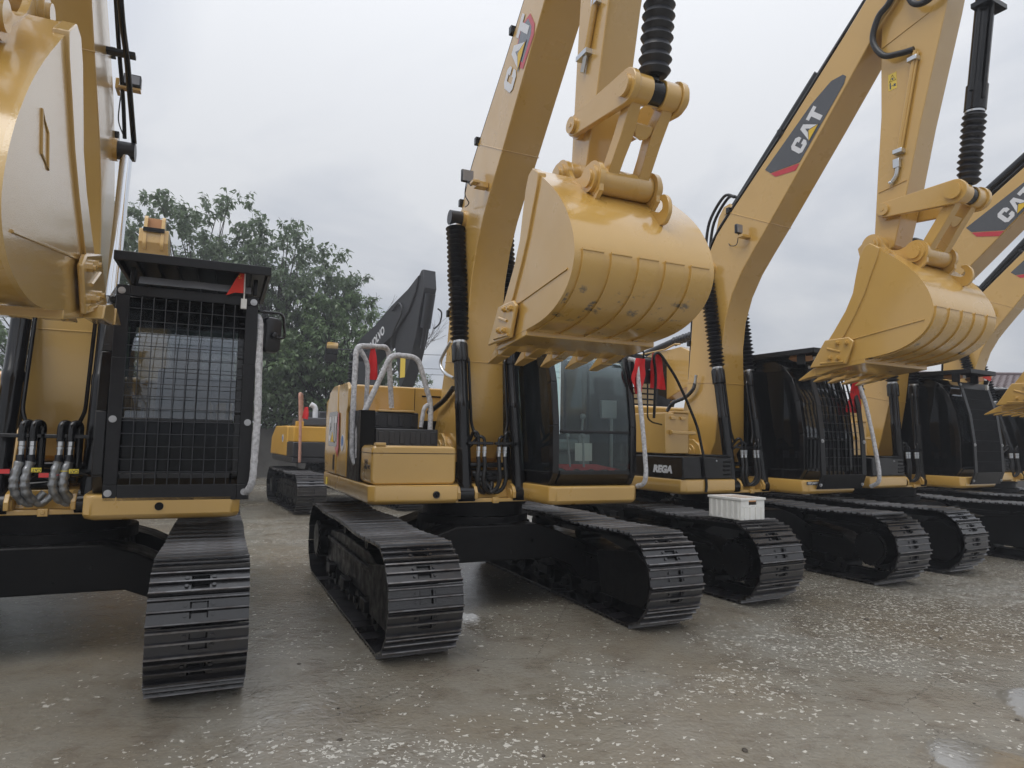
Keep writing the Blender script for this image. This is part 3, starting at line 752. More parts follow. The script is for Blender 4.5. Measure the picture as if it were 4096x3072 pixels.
def make_bucket(root, T, paint='yellow_paint', hw=.58, detail=True):
    worn = paint if paint != 'wet_yellow_paint' else 'yellow_paint'
    if paint == 'bucket_paint': paint = 'yellow_paint'
    sh = [T(p) for p in SHELL]
    inn = [T(p) for p in offset_curve(SHELL, -.03)]
    # check the offset goes inwards
    c = T((-2.75, 3.1))
    if (Vector(inn[20]) - Vector(c)).length > (Vector(sh[20]) - Vector(c)).length: inn = [T(p) for p in offset_curve(SHELL, .03)]
    mb = MB(); mb.prism(sh + inn[::-1], 'x', -hw, hw)
    bk = obj('bucket', mb, worn, root, smooth=42)
    side = [T(p) for p in SHELL + FRONT]
    for s in (-1, 1):
        m = MB(); m.prism(side, 'x', s * hw, s * (hw + .022)); obj('side_plate', m, paint, bk, smooth=20)
        # thick bar along the leading edge
        outer = [T(p) for p in FRONT[1:] + [(-2.65, 3.83), (-2.72, 3.79)]]
        inner = [T(p) for p in [(-2.20, 2.70), (-2.34, 2.89), (-2.47, 3.10), (-2.58, 3.30), (-2.66, 3.5), (-2.73, 3.66), (-2.75, 3.74), (-2.75, 3.76)]]
        k = min(len(outer), len(inner)); m = MB()
        m.prism(outer[:k] + inner[:k][::-1], 'x', s * (hw - .03), s * (hw + .04)); obj('side_bar', m, paint, bk, bevel=.006, smooth=25)
        cut = [T(p) for p in [(-2.46, 2.79), (-2.40, 2.84), (-2.11, 2.84), (-1.98, 2.65), (-1.90, 2.54), (-2.36, 2.55)]]
        m = MB(); m.prism(cut, 'x', s * (hw + .04), s * (hw + .072)); sc = obj('side_cutter', m, paint, bk, bevel=.010, smooth=25)
        m = MB(); m.tube([(s * (hw + .075), *T((-2.14, 2.74))), (s * (hw + .075), *T((-2.30, 2.69)))], .012, 6); m.tube([(s * (hw + .075), *T((-2.05, 2.58))), (s * (hw + .075), *T((-2.34, 2.575)))], .012, 6)
        obj('cutter_rib', m, paint, sc)
        for q in ((-2.38, 2.78), (-2.27, 2.79), (-2.27, 2.62), (-2.17, 2.63)):
            m = MB(); y, z = T(q); m.cyl((s * (hw + .07), y, z), (s * (hw + .10), y, z), .026, 6); m.cyl((s * (hw + .10), y, z), (s * (hw + .115), y, z), .016, 8)
            obj('cutter_bolt', m, paint, sc)
        # weld line across the side plate
        m = MB(); a, b2 = T((-2.28, 2.80)), T((-3.19, 2.92))
        m.tube([(s * (hw + .024), *a), (s * (hw + .024), *b2)], .008, 6); obj('weld_seam', m, paint, bk)
    # cutting lip, adapters and teeth
    m = MB(); m.prism([T(p) for p in [(-2.55, 2.60), (-2.55, 2.545), (-2.02, 2.49), (-1.96, 2.50), (-2.05, 2.54), (-2.2, 2.57)]], 'x', -hw - .02, hw + .02)
    obj('cutting_edge', m, paint, bk, bevel=.006, smooth=25)
    for i in range(5):
        x = -.52 + .26 * i; m = MB()
        m.prism([T(p) for p in [(-2.18, 2.58), (-2.22, 2.515), (-2.0, 2.455), (-1.92, 2.46), (-1.90, 2.52), (-2.0, 2.57)]], 'x', x - .055, x + .055)
        ad_ = obj('tooth_adapter', m, paint, bk, bevel=.008, smooth=25)
        m = MB(); A_ = [T(p) for p in [(-1.93, 2.54), (-1.95, 2.45)]]; tip = [T((-1.705, 2.418)), T((-1.71, 2.408))]
        m.loft([[(x - .062, *A_[0]), (x + .062, *A_[0]), (x + .062, *A_[1]), (x - .062, *A_[1])],
                [(x - .056, *T((-1.85, 2.50))), (x + .056, *T((-1.85, 2.50))), (x + .056, *T((-1.85, 2.435))), (x - .056, *T((-1.85, 2.435)))],
                [(x - .045, *tip[0]), (x + .045, *tip[0]), (x + .045, *tip[1]), (x - .045, *tip[1])]])
        obj('tooth', m, paint, bk, bevel=.005, smooth=25)
    # wear plates round the heel
    ii = list(range(20, 42))
    for i in range(5 if detail else 0):
        x = -.46 + .23 * i; xa, xb = x - .083, x + .083
        oa = offset_curve(SHELL, .014); test = Vector(oa[20]) - Vector((-2.75, 3.1))
        if test.length < (Vector(SHELL[20]) - Vector((-2.75, 3.1))).length: oa = offset_curve(SHELL, -.014)
        m = MB(); rg = []
        pts_o = [T(oa[k]) for k in ii]; pts_i = [T(SHELL[k]) for k in ii]
        rg = [[(xa, *po), (xb, *po), (xb, *pi), (xa, *pi)] for po, pi in zip(pts_o, pts_i)]
        m.loft(rg); obj('wear_plate', m, worn, bk, smooth=50)
        m = MB(); m.tube([(xa - .004, *pts_o[0]), (xb, *pts_o[0])], .009, 6); obj('weld_seam', m, paint, bk)
    # hinge ears
    for s in (-1, 1):
        web = [(-2.30, 3.90), (-2.33, 3.76), (-2.62, 3.82), (-2.82, 3.68), (-3.00, 3.53), (-3.06, 3.58), (-3.07, 3.70), (-3.0, 3.80)] + [(p.x, p.y) for p in smooth_path([(-2.98, 3.81, 0), (-2.88, 3.80, 0), (-2.76, 3.775, 0), (-2.64, 3.83, 0), (-2.56, 3.96, 0), (-2.50, 4.0, 0)], 4)] + [(-2.42, 4.0)]
        m = MB(); m.prism([T(p) for p in web], 'x', s * .237, s * .273)
        for q, r in ((PIN, .125), (LINKLOW, .135)):
            y, z = T(q); m.cyl((s * .234, y, z), (s * .276, y, z), r, 24)
        e = obj('hinge_ear', m, paint, bk, smooth=30)
        for q, r in ((PIN, .095), (LINKLOW, .105)):
            m = MB(); y, z = T(q); m.cyl((s * .275, y, z), (s * .305, y, z), r, 20); m.cyl((s * .305, y, z), (s * .325, y, z), r * .66, 18)
            obj('pin_collar', m, paint, e)
    m = MB(); y, z = T((-3.13, 3.34))       # lifting hook on the back
    hook = [T(p) for p in [(-3.0, 3.52)] + [(q.x, q.y) for q in smooth_path([(-3.18, 3.32, 0), (-3.26, 3.33, 0), (-3.32, 3.42, 0), (-3.31, 3.53, 0), (-3.25, 3.60, 0), (-3.18, 3.60, 0)], 4)] + [(q.x, q.y) for q in smooth_path([(-3.18, 3.57, 0), (-3.22, 3.53, 0), (-3.22, 3.47, 0), (-3.17, 3.45, 0)], 4)]]
    m.prism([(Vector(hook[0]) .lerp(Vector(q), .8)[:]) for q in hook], 'x', .20, .235); obj('lifting_hook', m, paint, bk, bevel=.006)
    return bk


def make_arm(root, T, style, paint='yellow_paint', show_cyl=True, stick_top=None, TL_=None):
    st = [T(p) for p in STICK]
    if stick_top:
        st = [T(p) for p in STICK[:5]] + stick_top + [T(p) for p in STICK[11:]]
    mb = MB(); mb.prism(st, 'x', -.15, .15)
    y, z = T(PIN); mb.cyl((-.23, y, z), (.23, y, z), .12, 20)
    a = obj('stick', mb, paint, root, bevel=.008, smooth=25)
    y, z = T(ROCK)
    m = MB(); m.cyl((-.19, y, z), (.19, y, z), .10, 20); obj('rocker_pin', m, paint, a)
    rk, rp, lk = T(ROCK), (TL_ or T)(RODPIN), (TL_ or T)(LINKLOW)
    for s in (-1, 1):
        m = MB(); m.prism(capsule(rk, rp, .085, .125, 10), 'x', s * .185, s * .235)
        r = obj('rocker_arm', m, paint, root, bevel=.006, smooth=30)
        m = MB(); m.cyl((s * .235, *rk), (s * .262, *rk), .066, 18); m.cyl((s * .262, *rk), (s * .268, *rk), .02, 8); obj('pin_cap', m, paint, r)
        m = MB(); m.cyl((s * .235, *rp), (s * .268, *rp), .08, 20); obj('pin_cap', m, paint, r)
    # H-shaped power link
    m = MB(); P = Vector((0, *rp)); Q = Vector((0, *lk)); d = (Q - P); L_ = d.length; zc = d.normalized(); xc = Vector((1, 0, 0)); yc = zc.cross(xc)
    M = Matrix((( xc.x, yc.x, zc.x, P.x), (xc.y, yc.y, zc.y, P.y), (xc.z, yc.z, zc.z, P.z), (0, 0, 0, 1)))
    for s in (-1, 1):
        m.prism([(s * .095, .04), (s * .185, .04), (s * .178, L_ * .5), (s * .185, L_ - .03), (s * .09, L_ - .03), (s * .085, L_ * .7), (s * .075, L_ * .52), (s * .075, L_ * .36), (s * .09, L_ * .2)], 'y', -.055, .055, M=M)
    m.prism([(-.075, L_ * .32), (.075, L_ * .32), (.072, L_ * .40), (.05, L_ * .46), (0, L_ * .485), (-.05, L_ * .46), (-.072, L_ * .40)], 'y', -.045, .045, M=M)
    m.prism([(-.09, L_ * .08), (.09, L_ * .08), (.08, L_ * .13), (-.08, L_ * .13)], 'y', -.045, .045, M=M)
    m.cyl((-.185, *rp), (-.055, *rp), .105, 20); m.cyl((.055, *rp), (.185, *rp), .105, 20); m.cyl((-.05, *rp), (.05, *rp), .085, 18)
    m.cyl((-.23, *lk), (.23, *lk), .10, 22)
    obj('power_link', m, paint, root, bevel=.006, smooth=35)
    if show_cyl:
        top = Vector((0, *T((-3.66, 6.9)))); p = Vector((0, *rp)); dd = (top - p).normalized(); at = lambda t: p + dd * t
        m = MB(); m.cyl((-.05, *rp), (.05, *rp), .09, 18); m.cyl(at(.03), at(.9), .04, 14); c = obj('bucket_cylinder', m, 'black_paint', root)
        if style == 'long':
            m = MB(); bellows(m, at(.12), at(1.9), .092, .118, .075); obj('bellows', m, 'rubber', c)
            m = MB(); m.cyl(at(1.95), at(2.7), .10, 20); obj('cylinder_barrel', m, 'black_paint', c)
        else:
            m = MB(); bellows(m, at(.12), at(.84), .082, .112, .062); obj('bellows', m, 'rubber', c)
            m = MB(); m.cyl(at(.845), at(.865), .09, 20); obj('clamp_band', m, 'zinc', c)
            m = MB(); m.lathe(at(.87), at(2.8), [(0, .10), (.13, .10), (.135, .088), (.98, .088), (1, .05)], 24); obj('cylinder_barrel', m, 'black_paint', c)
            m = MB(); q = Vector((-.10, 0, 0)); m.tube([at(1.05) + q, at(2.6) + q], .022, 8); q = Vector((-.05, -.10, 0)); m.tube([at(.95) + q, at(2.6) + q], .018, 8); obj('cylinder_line', m, 'black_paint', c)
            m = MB(); m.box(-.16, .16, at(1.9).y - .13, at(1.9).y + .05, at(1.9).z - .02, at(1.9).z + .03); obj('line_clamp', m, 'black_paint', c)
    return a


def work_light(parent, c, s=-1, cabled=True):
    x, y, z = c
    m = MB(); m.box(x - .055, x + .055, y - .025, y + .02, z - .05, z + .05); o = obj('work_light', m, 'rubber', parent, bevel=.008)
    return o


# ------------------------------------------------------------------ revolving frame, deck and body
def make_frame(root, paint='yellow_paint'):
    m = MB()
    m.box(-.50, .40, -.60, 1.9, 1.085, 1.125)
    m.prism([(-.52, 1.125), (-.46, 1.27), (-.38, 1.27), (-.36, 1.125)], 'x', -.20, .20)
    m.box(-.46, .46, -.2, 1.9, 1.126, 1.25)
    f = obj('revolving_frame', m, paint, root, bevel=.006, smooth=25)
    for x0, x1 in ((-.425, -.39), (-.235, -.20), (.20, .235), (.39, .425)):
        m = MB(); m.prism([(-.65, 1.126), (-.655, 1.19), (-.62, 1.25), (-.56, 1.275), (-.50, 1.25), (-.44, 1.18), (-.38, 1.126)], 'x', x0, x1)
        m.cyl((x0 - .012, -.56, 1.17), (x1 + .012, -.56, 1.17), .055, 16)
        obj('cylinder_lug', m, paint, f, bevel=.005, smooth=30)
    for s in (-1, 1):
        m = MB(); m.prism([(-.14, 1.126), (-.06, 1.50), (.02, 1.72), (.14, 1.80), (.28, 1.80), (.38, 1.72), (.46, 1.50), (.62, 1.126)], 'x', s * .318, s * .352)
        m.cyl((s * .352, .2, 1.62), (s * .375, .2, 1.62), .11, 18); m.cyl((s * .375, .2, 1.62), (s * .39, .2, 1.62), .06, 14)
        obj('boom_bracket', m, paint, f, bevel=.006, smooth=30)
    m = MB(); m.cyl((-.19, -.40, 1.36), (.19, -.40, 1.36), .05, 14); m.cyl((-.26, -.3, 1.46), (.26, -.3, 1.46), .03, 12); m.cyl((-.14, -.42, 1.30), (.14, -.42, 1.32), .038, 12)
    obj('swivel_manifold', m, 'black_paint', f)
    m = MB(); m.box(-.02, .05, -.625, -.60, 1.075, 1.135); m.cyl((.015, -.63, 1.105), (.015, -.62, 1.105), .016, 10)
    obj('tie_down_tab', m, paint, f, bevel=.004)
    return f


def make_cab_base(root, label=False, paint='yellow_paint'):
    m = MB()
    pr = [(.33, -.62), (.36, -1.14), (.42, -1.20), (1.36, -1.20), (1.42, -1.14), (1.42, 1.2), (.33, 1.2)]
    rings = []
    for z, q in ((1.095, .05), (1.11, .02), (1.14, 0), (1.27, 0), (1.285, .012)):
        cx, cy = .88, 0
        rings.append([(cx + (x - cx) * (1 - q / .5 * .5), cy + (y - cy) * (1 - q), z) for x, y in pr])
    m.loft(rings)
    b = obj('cab_base', m, paint, root, bevel=.012, smooth=35)
    return b


def make_left_deck(root, style, paint='yellow_paint'):
    m = MB(); pr = [(-1.36, -.70), (-1.30, -.76), (-.46, -.76), (-.46, 1.9), (-1.36, 1.9)]
    rings = []
    for z, q in ((1.095, .06), (1.105, .03), (1.13, 0), (1.265, 0), (1.28, .01)):
        rings.append([(-.9 + (x + .9) * (1 - q), .5 + (y - .5) * (1 - q * .6), z) for x, y in pr])
    m.loft(rings); d = obj('deck', m, paint, root, bevel=.010, smooth=35)
    return d


def make_counterweight(root, paint='yellow_paint', z1=2.02, dark='dark_panel'):
    pr = [(-1.34, 1.72), (-1.36, 1.9), (-1.30, 2.2), (-1.05, 2.48), (-.6, 2.62), (.6, 2.62), (1.05, 2.48), (1.30, 2.2), (1.36, 1.9), (1.34, 1.72)]
    m = MB(); rings = []
    for z, q in ((1.10, .10), (1.13, .04), (1.2, .01), (1.5, 0), (z1 - .06, 0), (z1, .03)):
        rings.append([(x * (1 - q), 1.7 + (y - 1.7) * (1 - q), z) for x, y in pr])
    m.loft(rings); return obj('counterweight', m, paint, root, bevel=.02, smooth=40)


CABP = [(-1.06, 1.285), (-1.15, 1.42), (-1.15, 1.9), (-1.09, 2.35), (-.98, 2.66), (-.84, 2.84), (-.68, 2.92)]


def band(m, P, t, x0, x1, mi=0):
    I = offset_curve(P, t)
    if I[2][0] < P[2][0]: I = offset_curve(P, -t)
    for i in range(len(P) - 1): m.prism([P[i], P[i + 1], I[i + 1], I[i]], 'x', x0, x1, mi)


def make_cab(root, style, x0=.40, x1=1.42):
    fr = MB()
    blk = 'black_paint'
    P = CABP
    for a, b in ((x0, x0 + .075), (x1 - .075, x1)): band(fr, P, .085, a, b)
    rear = .48
    for a, b in ((x0, x0 + .05), (x1 - .05, x1)):
        fr.prism([(-1.05, 1.285), (-1.13, 1.42), (rear, 1.42), (rear, 1.285)], 'x', a + .004, b - .004)
        fr.prism([(-.92, 2.80), (-.68, 2.915), (.36, 2.915), (rear, 2.84), (rear, 2.78), (-.9, 2.76)], 'x', a + .004, b - .004)
        fr.box(a + .006, b - .006, -.18, -.06, 1.42, 2.77); fr.box(a + .002, b - .002, rear - .1, rear, 1.42, 2.8)
    fr.box(x0 + .02, x1 - .02, -1.02, rear, 1.285, 1.33)
    fr.prism([(-.86, 2.82), (-.68, 2.93), (.38, 2.93), (rear, 2.85), (rear, 2.80), (-.82, 2.80)], 'x', x0 + .03, x1 - .03)
    fr.prism([(-1.06, 1.29), (-1.145, 1.40), (-1.145, 1.44), (-1.08, 1.44), (-1.0, 1.29)], 'x', x0 + .09, x1 - .08)
    fr.box(x0 + .09, x1 - .08, -1.145, -1.115, 1.825, 1.855)
    if style != 'glass':
        fr.box(x0 + .05, x1 - .05, rear - .05, rear - .01, 1.33, 1.75)
        fr.box(x0 + .05, x0 + .085, -1.04, rear, 1.3, 1.62)
    c = obj('cab', fr, blk, root, bevel=.008, smooth=30)
    gl = {'glass': 'cab_glass', 'mesh': 'dark_glass', 'bars': 'dark_glass'}[style]
    sgl = 'cab_glass' if style == 'glass' else 'black_glass'
    # windscreen, upper and lower
    def pane(P_, nm, material):
        m = MB(); I = offset_curve(P_, .006)
        m.loft([[(x0 + .07, *p), (x1 - .07, *p), (x1 - .07, *q), (x0 + .07, *q)] for p, q in zip(P_, I)])
        return obj(nm, m, material, c, smooth=50)
    pane([(-1.13, 1.85), (-1.125, 1.95), (-1.07, 2.35), (-.96, 2.64), (-.83, 2.81)], 'windscreen', gl)
    pane([(-1.125, 1.43), (-1.128, 1.83)], 'lower_windscreen', gl if style == 'glass' else 'black_glass')
    for xx in (x0 + .02, x1 - .026):
        m = MB(); m.prism([(-1.07, 1.42), (-1.07, 1.9), (-1.01, 2.33), (-.91, 2.6), (-.80, 2.77), (-.18, 2.77), (-.18, 1.42)], 'x', xx, xx + .006); obj('side_window', m, sgl, c, smooth=0)
        m = MB(); m.box(xx, xx + .006, -.06, rear - .1, 1.42, 2.77); obj('side_window', m, sgl, c, smooth=0)
    m = MB(); m.box(x0 + .08, x1 - .08, rear - .04, rear - .034, 1.76 if style != 'glass' else 1.5, 2.79); obj('rear_window', m, gl, c, smooth=0)
    # seat
    m = MB()
    xs = (x0 + x1) / 2
    m.box(xs - .24, xs + .24, -.42, .08, 1.62, 1.76); m.prism([(.02, 1.72), (.12, 1.70), (.26, 2.32), (.14, 2.36)], 'x', xs - .23, xs + .23); m.prism([(.15, 2.36), (.26, 2.34), (.30, 2.56), (.20, 2.58)], 'x', xs - .13, xs + .13)
    m.box(xs - .18, xs + .18, -.35, .05, 1.33, 1.62)
    obj('seat', m, 'seat_fabric', c, bevel=.03)
    for s in (-1, 1):
        m = MB(); m.box(xs + s * .28 - .07, xs + s * .28 + .07, -.45, .1, 1.42, 1.82); m.cyl((xs + s * .28, -.38, 1.82), (xs + s * .28, -.41, 2.0), .014, 8); m.ball((xs + s * .28, -.41, 2.03), .035)
        obj('control_console', m, 'interior_grey', c, bevel=.015)
    m = MB(); m.box(x1 - .26, x1 - .06, -.86, -.82, 2.0, 2.2); m.cyl((x1 - .12, -.84, 1.4), (x1 - .12, -.84, 2.0), .02, 8); obj('monitor', m, 'interior_grey', c, bevel=.01)
    for s in (-1, 1):
        m = MB(); m.cyl((xs + s * .08, -.78, 1.34), (xs + s * .10, -.72, 1.78), .012, 8); m.ball((xs + s * .10, -.72, 1.80), .028); m.box(xs + s * .10 - .06, xs + s * .10 + .06, -.88, -.7, 1.35, 1.375)
        obj('travel_pedal', m, 'interior_grey', c)
    return c


def make_guard(root, prof, x0, x1, style, inset=.09):
    """front guard: side strips, top and bottom plates, then wires or bars."""
    m = MB()
    th = .022
    for a, b in ((x0, x0 + inset), (x1 - inset, x1)):
        for i in range(len(prof) - 1):
            p, q = prof[i], prof[i + 1]
            m.prism([p, q, (q[0] + th, q[1]), (p[0] + th, p[1])], 'x', a, b)
    p, q = prof[0], prof[1]; m.prism([p, q, (q[0] + th, q[1]), (p[0] + th, p[1])], 'x', x0 + inset, x1 - inset)
    p, q = prof[-2], prof[-1]; m.prism([p, q, (q[0] + th, q[1]), (p[0] + th, p[1])], 'x', x0 + inset, x1 - inset)
    g = obj('front_guard', m, 'guard_black', root, bevel=.004, smooth=20)
    body = prof[1:-1]
    xi0, xi1 = x0 + inset, x1 - inset
    if style == 'mesh':
        m = MB()
        for k in range(1, 10):
            x = xi0 + (xi1 - xi0) * k / 10; m.tube([(x, p[0] + .006, p[1]) for p in body], .0032, 6)
        za, zb = body[0][1], body[-1][1]; n = 15
        for k in range(1, n):
            z = za + (zb - za) * k / n
            y = yat(body, z); m.tube([(xi0 - .02, y + .014, z), (xi1 + .02, y + .014, z)], .0032, 6)
        obj('wire_mesh', m, 'guard_wire', g)
    else:
        n = 9 if style == 'bars' else 22
        for k in range(1, n):
            x = xi0 + (xi1 - xi0) * k / n; m = MB()
            for i in range(len(body) - 1):
                p, q = body[i], body[i + 1]; dp = .03 if style == 'bars' else .022
                m.prism([(p[0] + .002, p[1]), (q[0] + .002, q[1]), (q[0] + dp, q[1]), (p[0] + dp, p[1])], 'x', x - .003, x + .003)
            obj('guard_bar', m, 'guard_black', g, smooth=0)
        za, zb = body[0][1], body[-1][1]; rows = 12 if style == 'bars' else 8
        m = MB()
        for k in range(1, rows):
            z = za + (zb - za) * k / rows; y = yat(body, z); m.tube([(xi0, y + .012, z), (xi1, y + .012, z)], .004, 6)
        obj('cross_wires', m, 'guard_black', g)
    zs = [prof[0][1] + .06, (prof[0][1] + prof[-1][1]) * .45, prof[-1][1] - .045]
    for z in zs:
        for x in (x0 + .035, x1 - .035):
            y = yat(prof, z); m = MB(); m.cyl((x, y, z), (x, y - .006, z), .026, 16); m.cyl((x, y - .006, z), (x, y - .018, z), .016, 6)
            obj('guard_bolt', m, 'bolt_steel', g)
    return g


def yat(P, z):
    for a, b in zip(P, P[1:]):
        if min(a[1], b[1]) <= z <= max(a[1], b[1]):
            t = (z - a[1]) / (b[1] - a[1] + 1e-9); return a[0] + (b[0] - a[0]) * t
    return P[-1][0] if z > P[-1][1] else P[0][0]


def make_roof_guard(root, x0, x1, y0, y1, z, n=8):
    m = MB(); m.box(x0, x1, y0, y0 + .03, z - .035, z + .035); m.box(x0, x1, y1 - .03, y1, z - .035, z + .035)
    m.box(x0, x0 + .03, y0 + .03, y1 - .03, z - .035, z + .035); m.box(x1 - .03, x1, y0 + .03, y1 - .03, z - .035, z + .035)
    m.box(x0 + .03, x1 - .03, y0 + .03, y1 - .03, z + .008, z + .02)
    for x in (x0 + .09, x1 - .12): m.box(x, x + .03, y0 + .22, y0 + .34, z - .16, z - .03); m.box(x, x + .03, y1 - .3, y1 - .2, z - .14, z - .03)
    g = obj('roof_guard', m, 'guard_black', root, bevel=.005, smooth=20)
    for k in range(1, n):
        x = x0 + (x1 - x0) * k / n; m = MB(); m.box(x - .006, x + .006, y0 + .03, y1 - .03, z - .03, z + .006); obj('guard_bar', m, 'guard_black', g, smooth=0)
    return g


def mirror(root, c, w_, h_, arm, yawm=0.0, tilt=0.0):
    m = MB(); pts = rounded_rect(-w_ / 2, w_ / 2, -h_ / 2, h_ / 2, .045, 4)
    M = Matrix.Translation(c) @ Matrix.Rotation(yawm, 4, 'Z') @ Matrix.Rotation(tilt, 4, 'X')
    ring = lambda y, q: [M @ Vector((p[0] * q, y, p[1] * q)) for p in pts]
    m.loft([ring(-.045, .78), ring(-.035, .94), ring(0, 1), ring(.012, 1)])
    m.ball(M @ Vector((0, -.06, .0)), .028)
    o = obj('mirror', m, 'rubber', root, smooth=45)
    m = MB(); m.loft([ring(.0125, .93), ring(.015, .92)]); obj('mirror_glass', m, 'mirror_glass', o, smooth=0)
    m = MB(); m.tube(fillet(arm, .05), .011, 8); obj('mirror_arm', m, 'black_paint', o)
    return o


def rail(root, pts, r, material, name='grab_rail', rnd=.09, wrap=True):
    P = fillet(pts, rnd, 5); rr = None
    if wrap:
        Q = []
        for a, b in zip(P, P[1:]):
            k = max(1, int((Vector(b) - Vector(a)).length / .03))
            for i in range(k): Q.append(Vector(a).lerp(Vector(b), i / k))
        Q.append(Vector(P[-1])); P = Q; rg = random.Random(len(P)); rr = [r * rg.uniform(.93, 1.08) for _ in P]
    m = MB(); m.tube(P, r, 10, rr=rr); return obj(name, m, material, root, smooth=60)


def cloth(name, label, cat, pts_l, pts_r, material='red_cloth', group=None, fold=.02, seed=1, n=10, w=8, thick=.004):
    """hanging cloth between a left and right edge (world or local points), folded and given thickness."""
    rnd = random.Random(seed); ph = rnd.uniform(0, 6)
    Lp = smooth_path(pts_l, n); Rp = smooth_path(pts_r, n); m = MB(); vs = []
    nr = len(Lp)
    for side in (0, 1):
        for i in range(nr):
            for j in range(w + 1):
                t = j / w; p = Lp[i].lerp(Rp[i], t)
                d = (Rp[i] - Lp[i]); nrm = Vector((-d.y, d.x, 0)); nrm = nrm.normalized() if nrm.length > 1e-5 else Vector((0, -1, 0))
                f = fold * (math.sin(t * 9 + ph + i * .12) + .5 * math.sin(t * 17 + i * .35 + ph)) * (0.3 + .7 * i / nr)
                vs.append(p + nrm * (f + side * thick))
    W = w + 1; fs = []
    for side in (0, 1):
        o = side * nr * W
        for i in range(nr - 1):
            for j in range(w): fs.append((o + i * W + j, o + i * W + j + 1, o + (i + 1) * W + j + 1, o + (i + 1) * W + j))
    o = nr * W
    for i in range(nr - 1):
        for j in (0, w): fs.append((i * W + j, (i + 1) * W + j, o + (i + 1) * W + j, o + i * W + j))
    for j in range(w):
        for i in (0, nr - 1): fs.append((i * W + j, i * W + j + 1, o + i * W + j + 1, o + i * W + j))
    m.add(vs, fs)
    ob = obj(name, m, material, smooth=60)
    return tag(ob, label, cat, group)


POSE = {1: (-3.892, 5.787, .408), 2: (-.417, 7.604, .43), 3: (3.021, 9.70, .489), 4: (6.441, 11.67, .511), 5: (9.75, 13.45, .51)}


def W(e, p):
    x, y, a = POSE[e]; c, s = math.cos(a), math.sin(a)
    return Vector((x + p[0] * c - p[1] * s, y + p[0] * s + p[1] * c, p[2]))


def front_of(be, ba, i, t): return be[i][0] + (ba[i][0] - be[i][0]) * t, be[i][1] + (ba[i][1] - be[i][1]) * t


def boom_decal_old(bo, T, x=-.207):
    """dark shield with the letters running up the boom, red stripe at its foot."""
    P = lambda y, z, l: (x - l, *T((y, z)))
    def plate(name, pts, l, m):
        mb = MB(); n = len(pts); mb.add([P(*p, .0012) for p in pts] + [P(*p, l) for p in pts], [list(range(n))[::-1], list(range(n, 2 * n))] + [(i, (i + 1) % n, n + (i + 1) % n, n + i) for i in range(n)])
        return obj(name, mb, m, bo, smooth=0)
    dark = [(-1.09, 5.43), (-1.175, 5.355), (-1.58, 5.335), (-1.635, 5.335), (-2.27, 6.07), (-2.30, 6.15), (-2.26, 6.19), (-2.10, 6.185), (-1.82, 6.02)]
    plate('decal_panel', dark, .0028, 'decal_black')
    plate('decal_stripe', [(-1.18, 5.345), (-1.26, 5.275), (-1.57, 5.25), (-1.63, 5.322), (-1.58, 5.325)], .003, 'decal_red')
    # letters: u up the boom, v towards the back edge
    o = Vector((-1.655, 5.425)); u = (Vector((-1.945, 5.765)) - o).normalized(); v = Vector((u.y, -u.x))
    if v.x < 0: v = -v
    h = .215
    cat_mark(bo, lambda a, b, l: P(*(o + u * a + v * b), l), h)


def boom_decal_new(bo, x=-.207):
    P = lambda y, z, l: (x - l, y, z)
    def plate(name, pts, l, m, l0=.0012):
        mb = MB(); n = len(pts); mb.add([P(*p, l0) for p in pts] + [P(*p, l) for p in pts], [list(range(n))[::-1], list(range(n, 2 * n))] + [(i, (i + 1) % n, n + (i + 1) % n, n + i) for i in range(n)])
        return obj(name, mb, m, bo, smooth=0)
    plate('decal_border', [(-1.42, 5.62), (-1.50, 5.77), (-1.70, 5.78), (-1.80, 5.62), (-1.79, 5.52), (-1.56, 5.30), (-1.50, 5.34)], .0024, 'decal_red')
    plate('decal_panel', [(-1.44, 5.62), (-1.515, 5.745), (-1.66, 5.755), (-1.735, 5.63), (-1.73, 5.56), (-1.55, 5.37), (-1.50, 5.42)], .0028, 'decal_black', .0024)
    o = Vector((-1.30, 5.175)); u = Vector((-.62, .75)).normalized(); v = Vector((u.y, -u.x))
    if v.x < 0: v = -v
    cat_mark(bo, lambda a, b, l: P(*(o + u * a + v * b), l), .27)

POSE[5] = (10.25, 14.45, .51)

# ------------------------------------------------------------------ the row of machines
GRP = 'yellow excavators parked in a row'


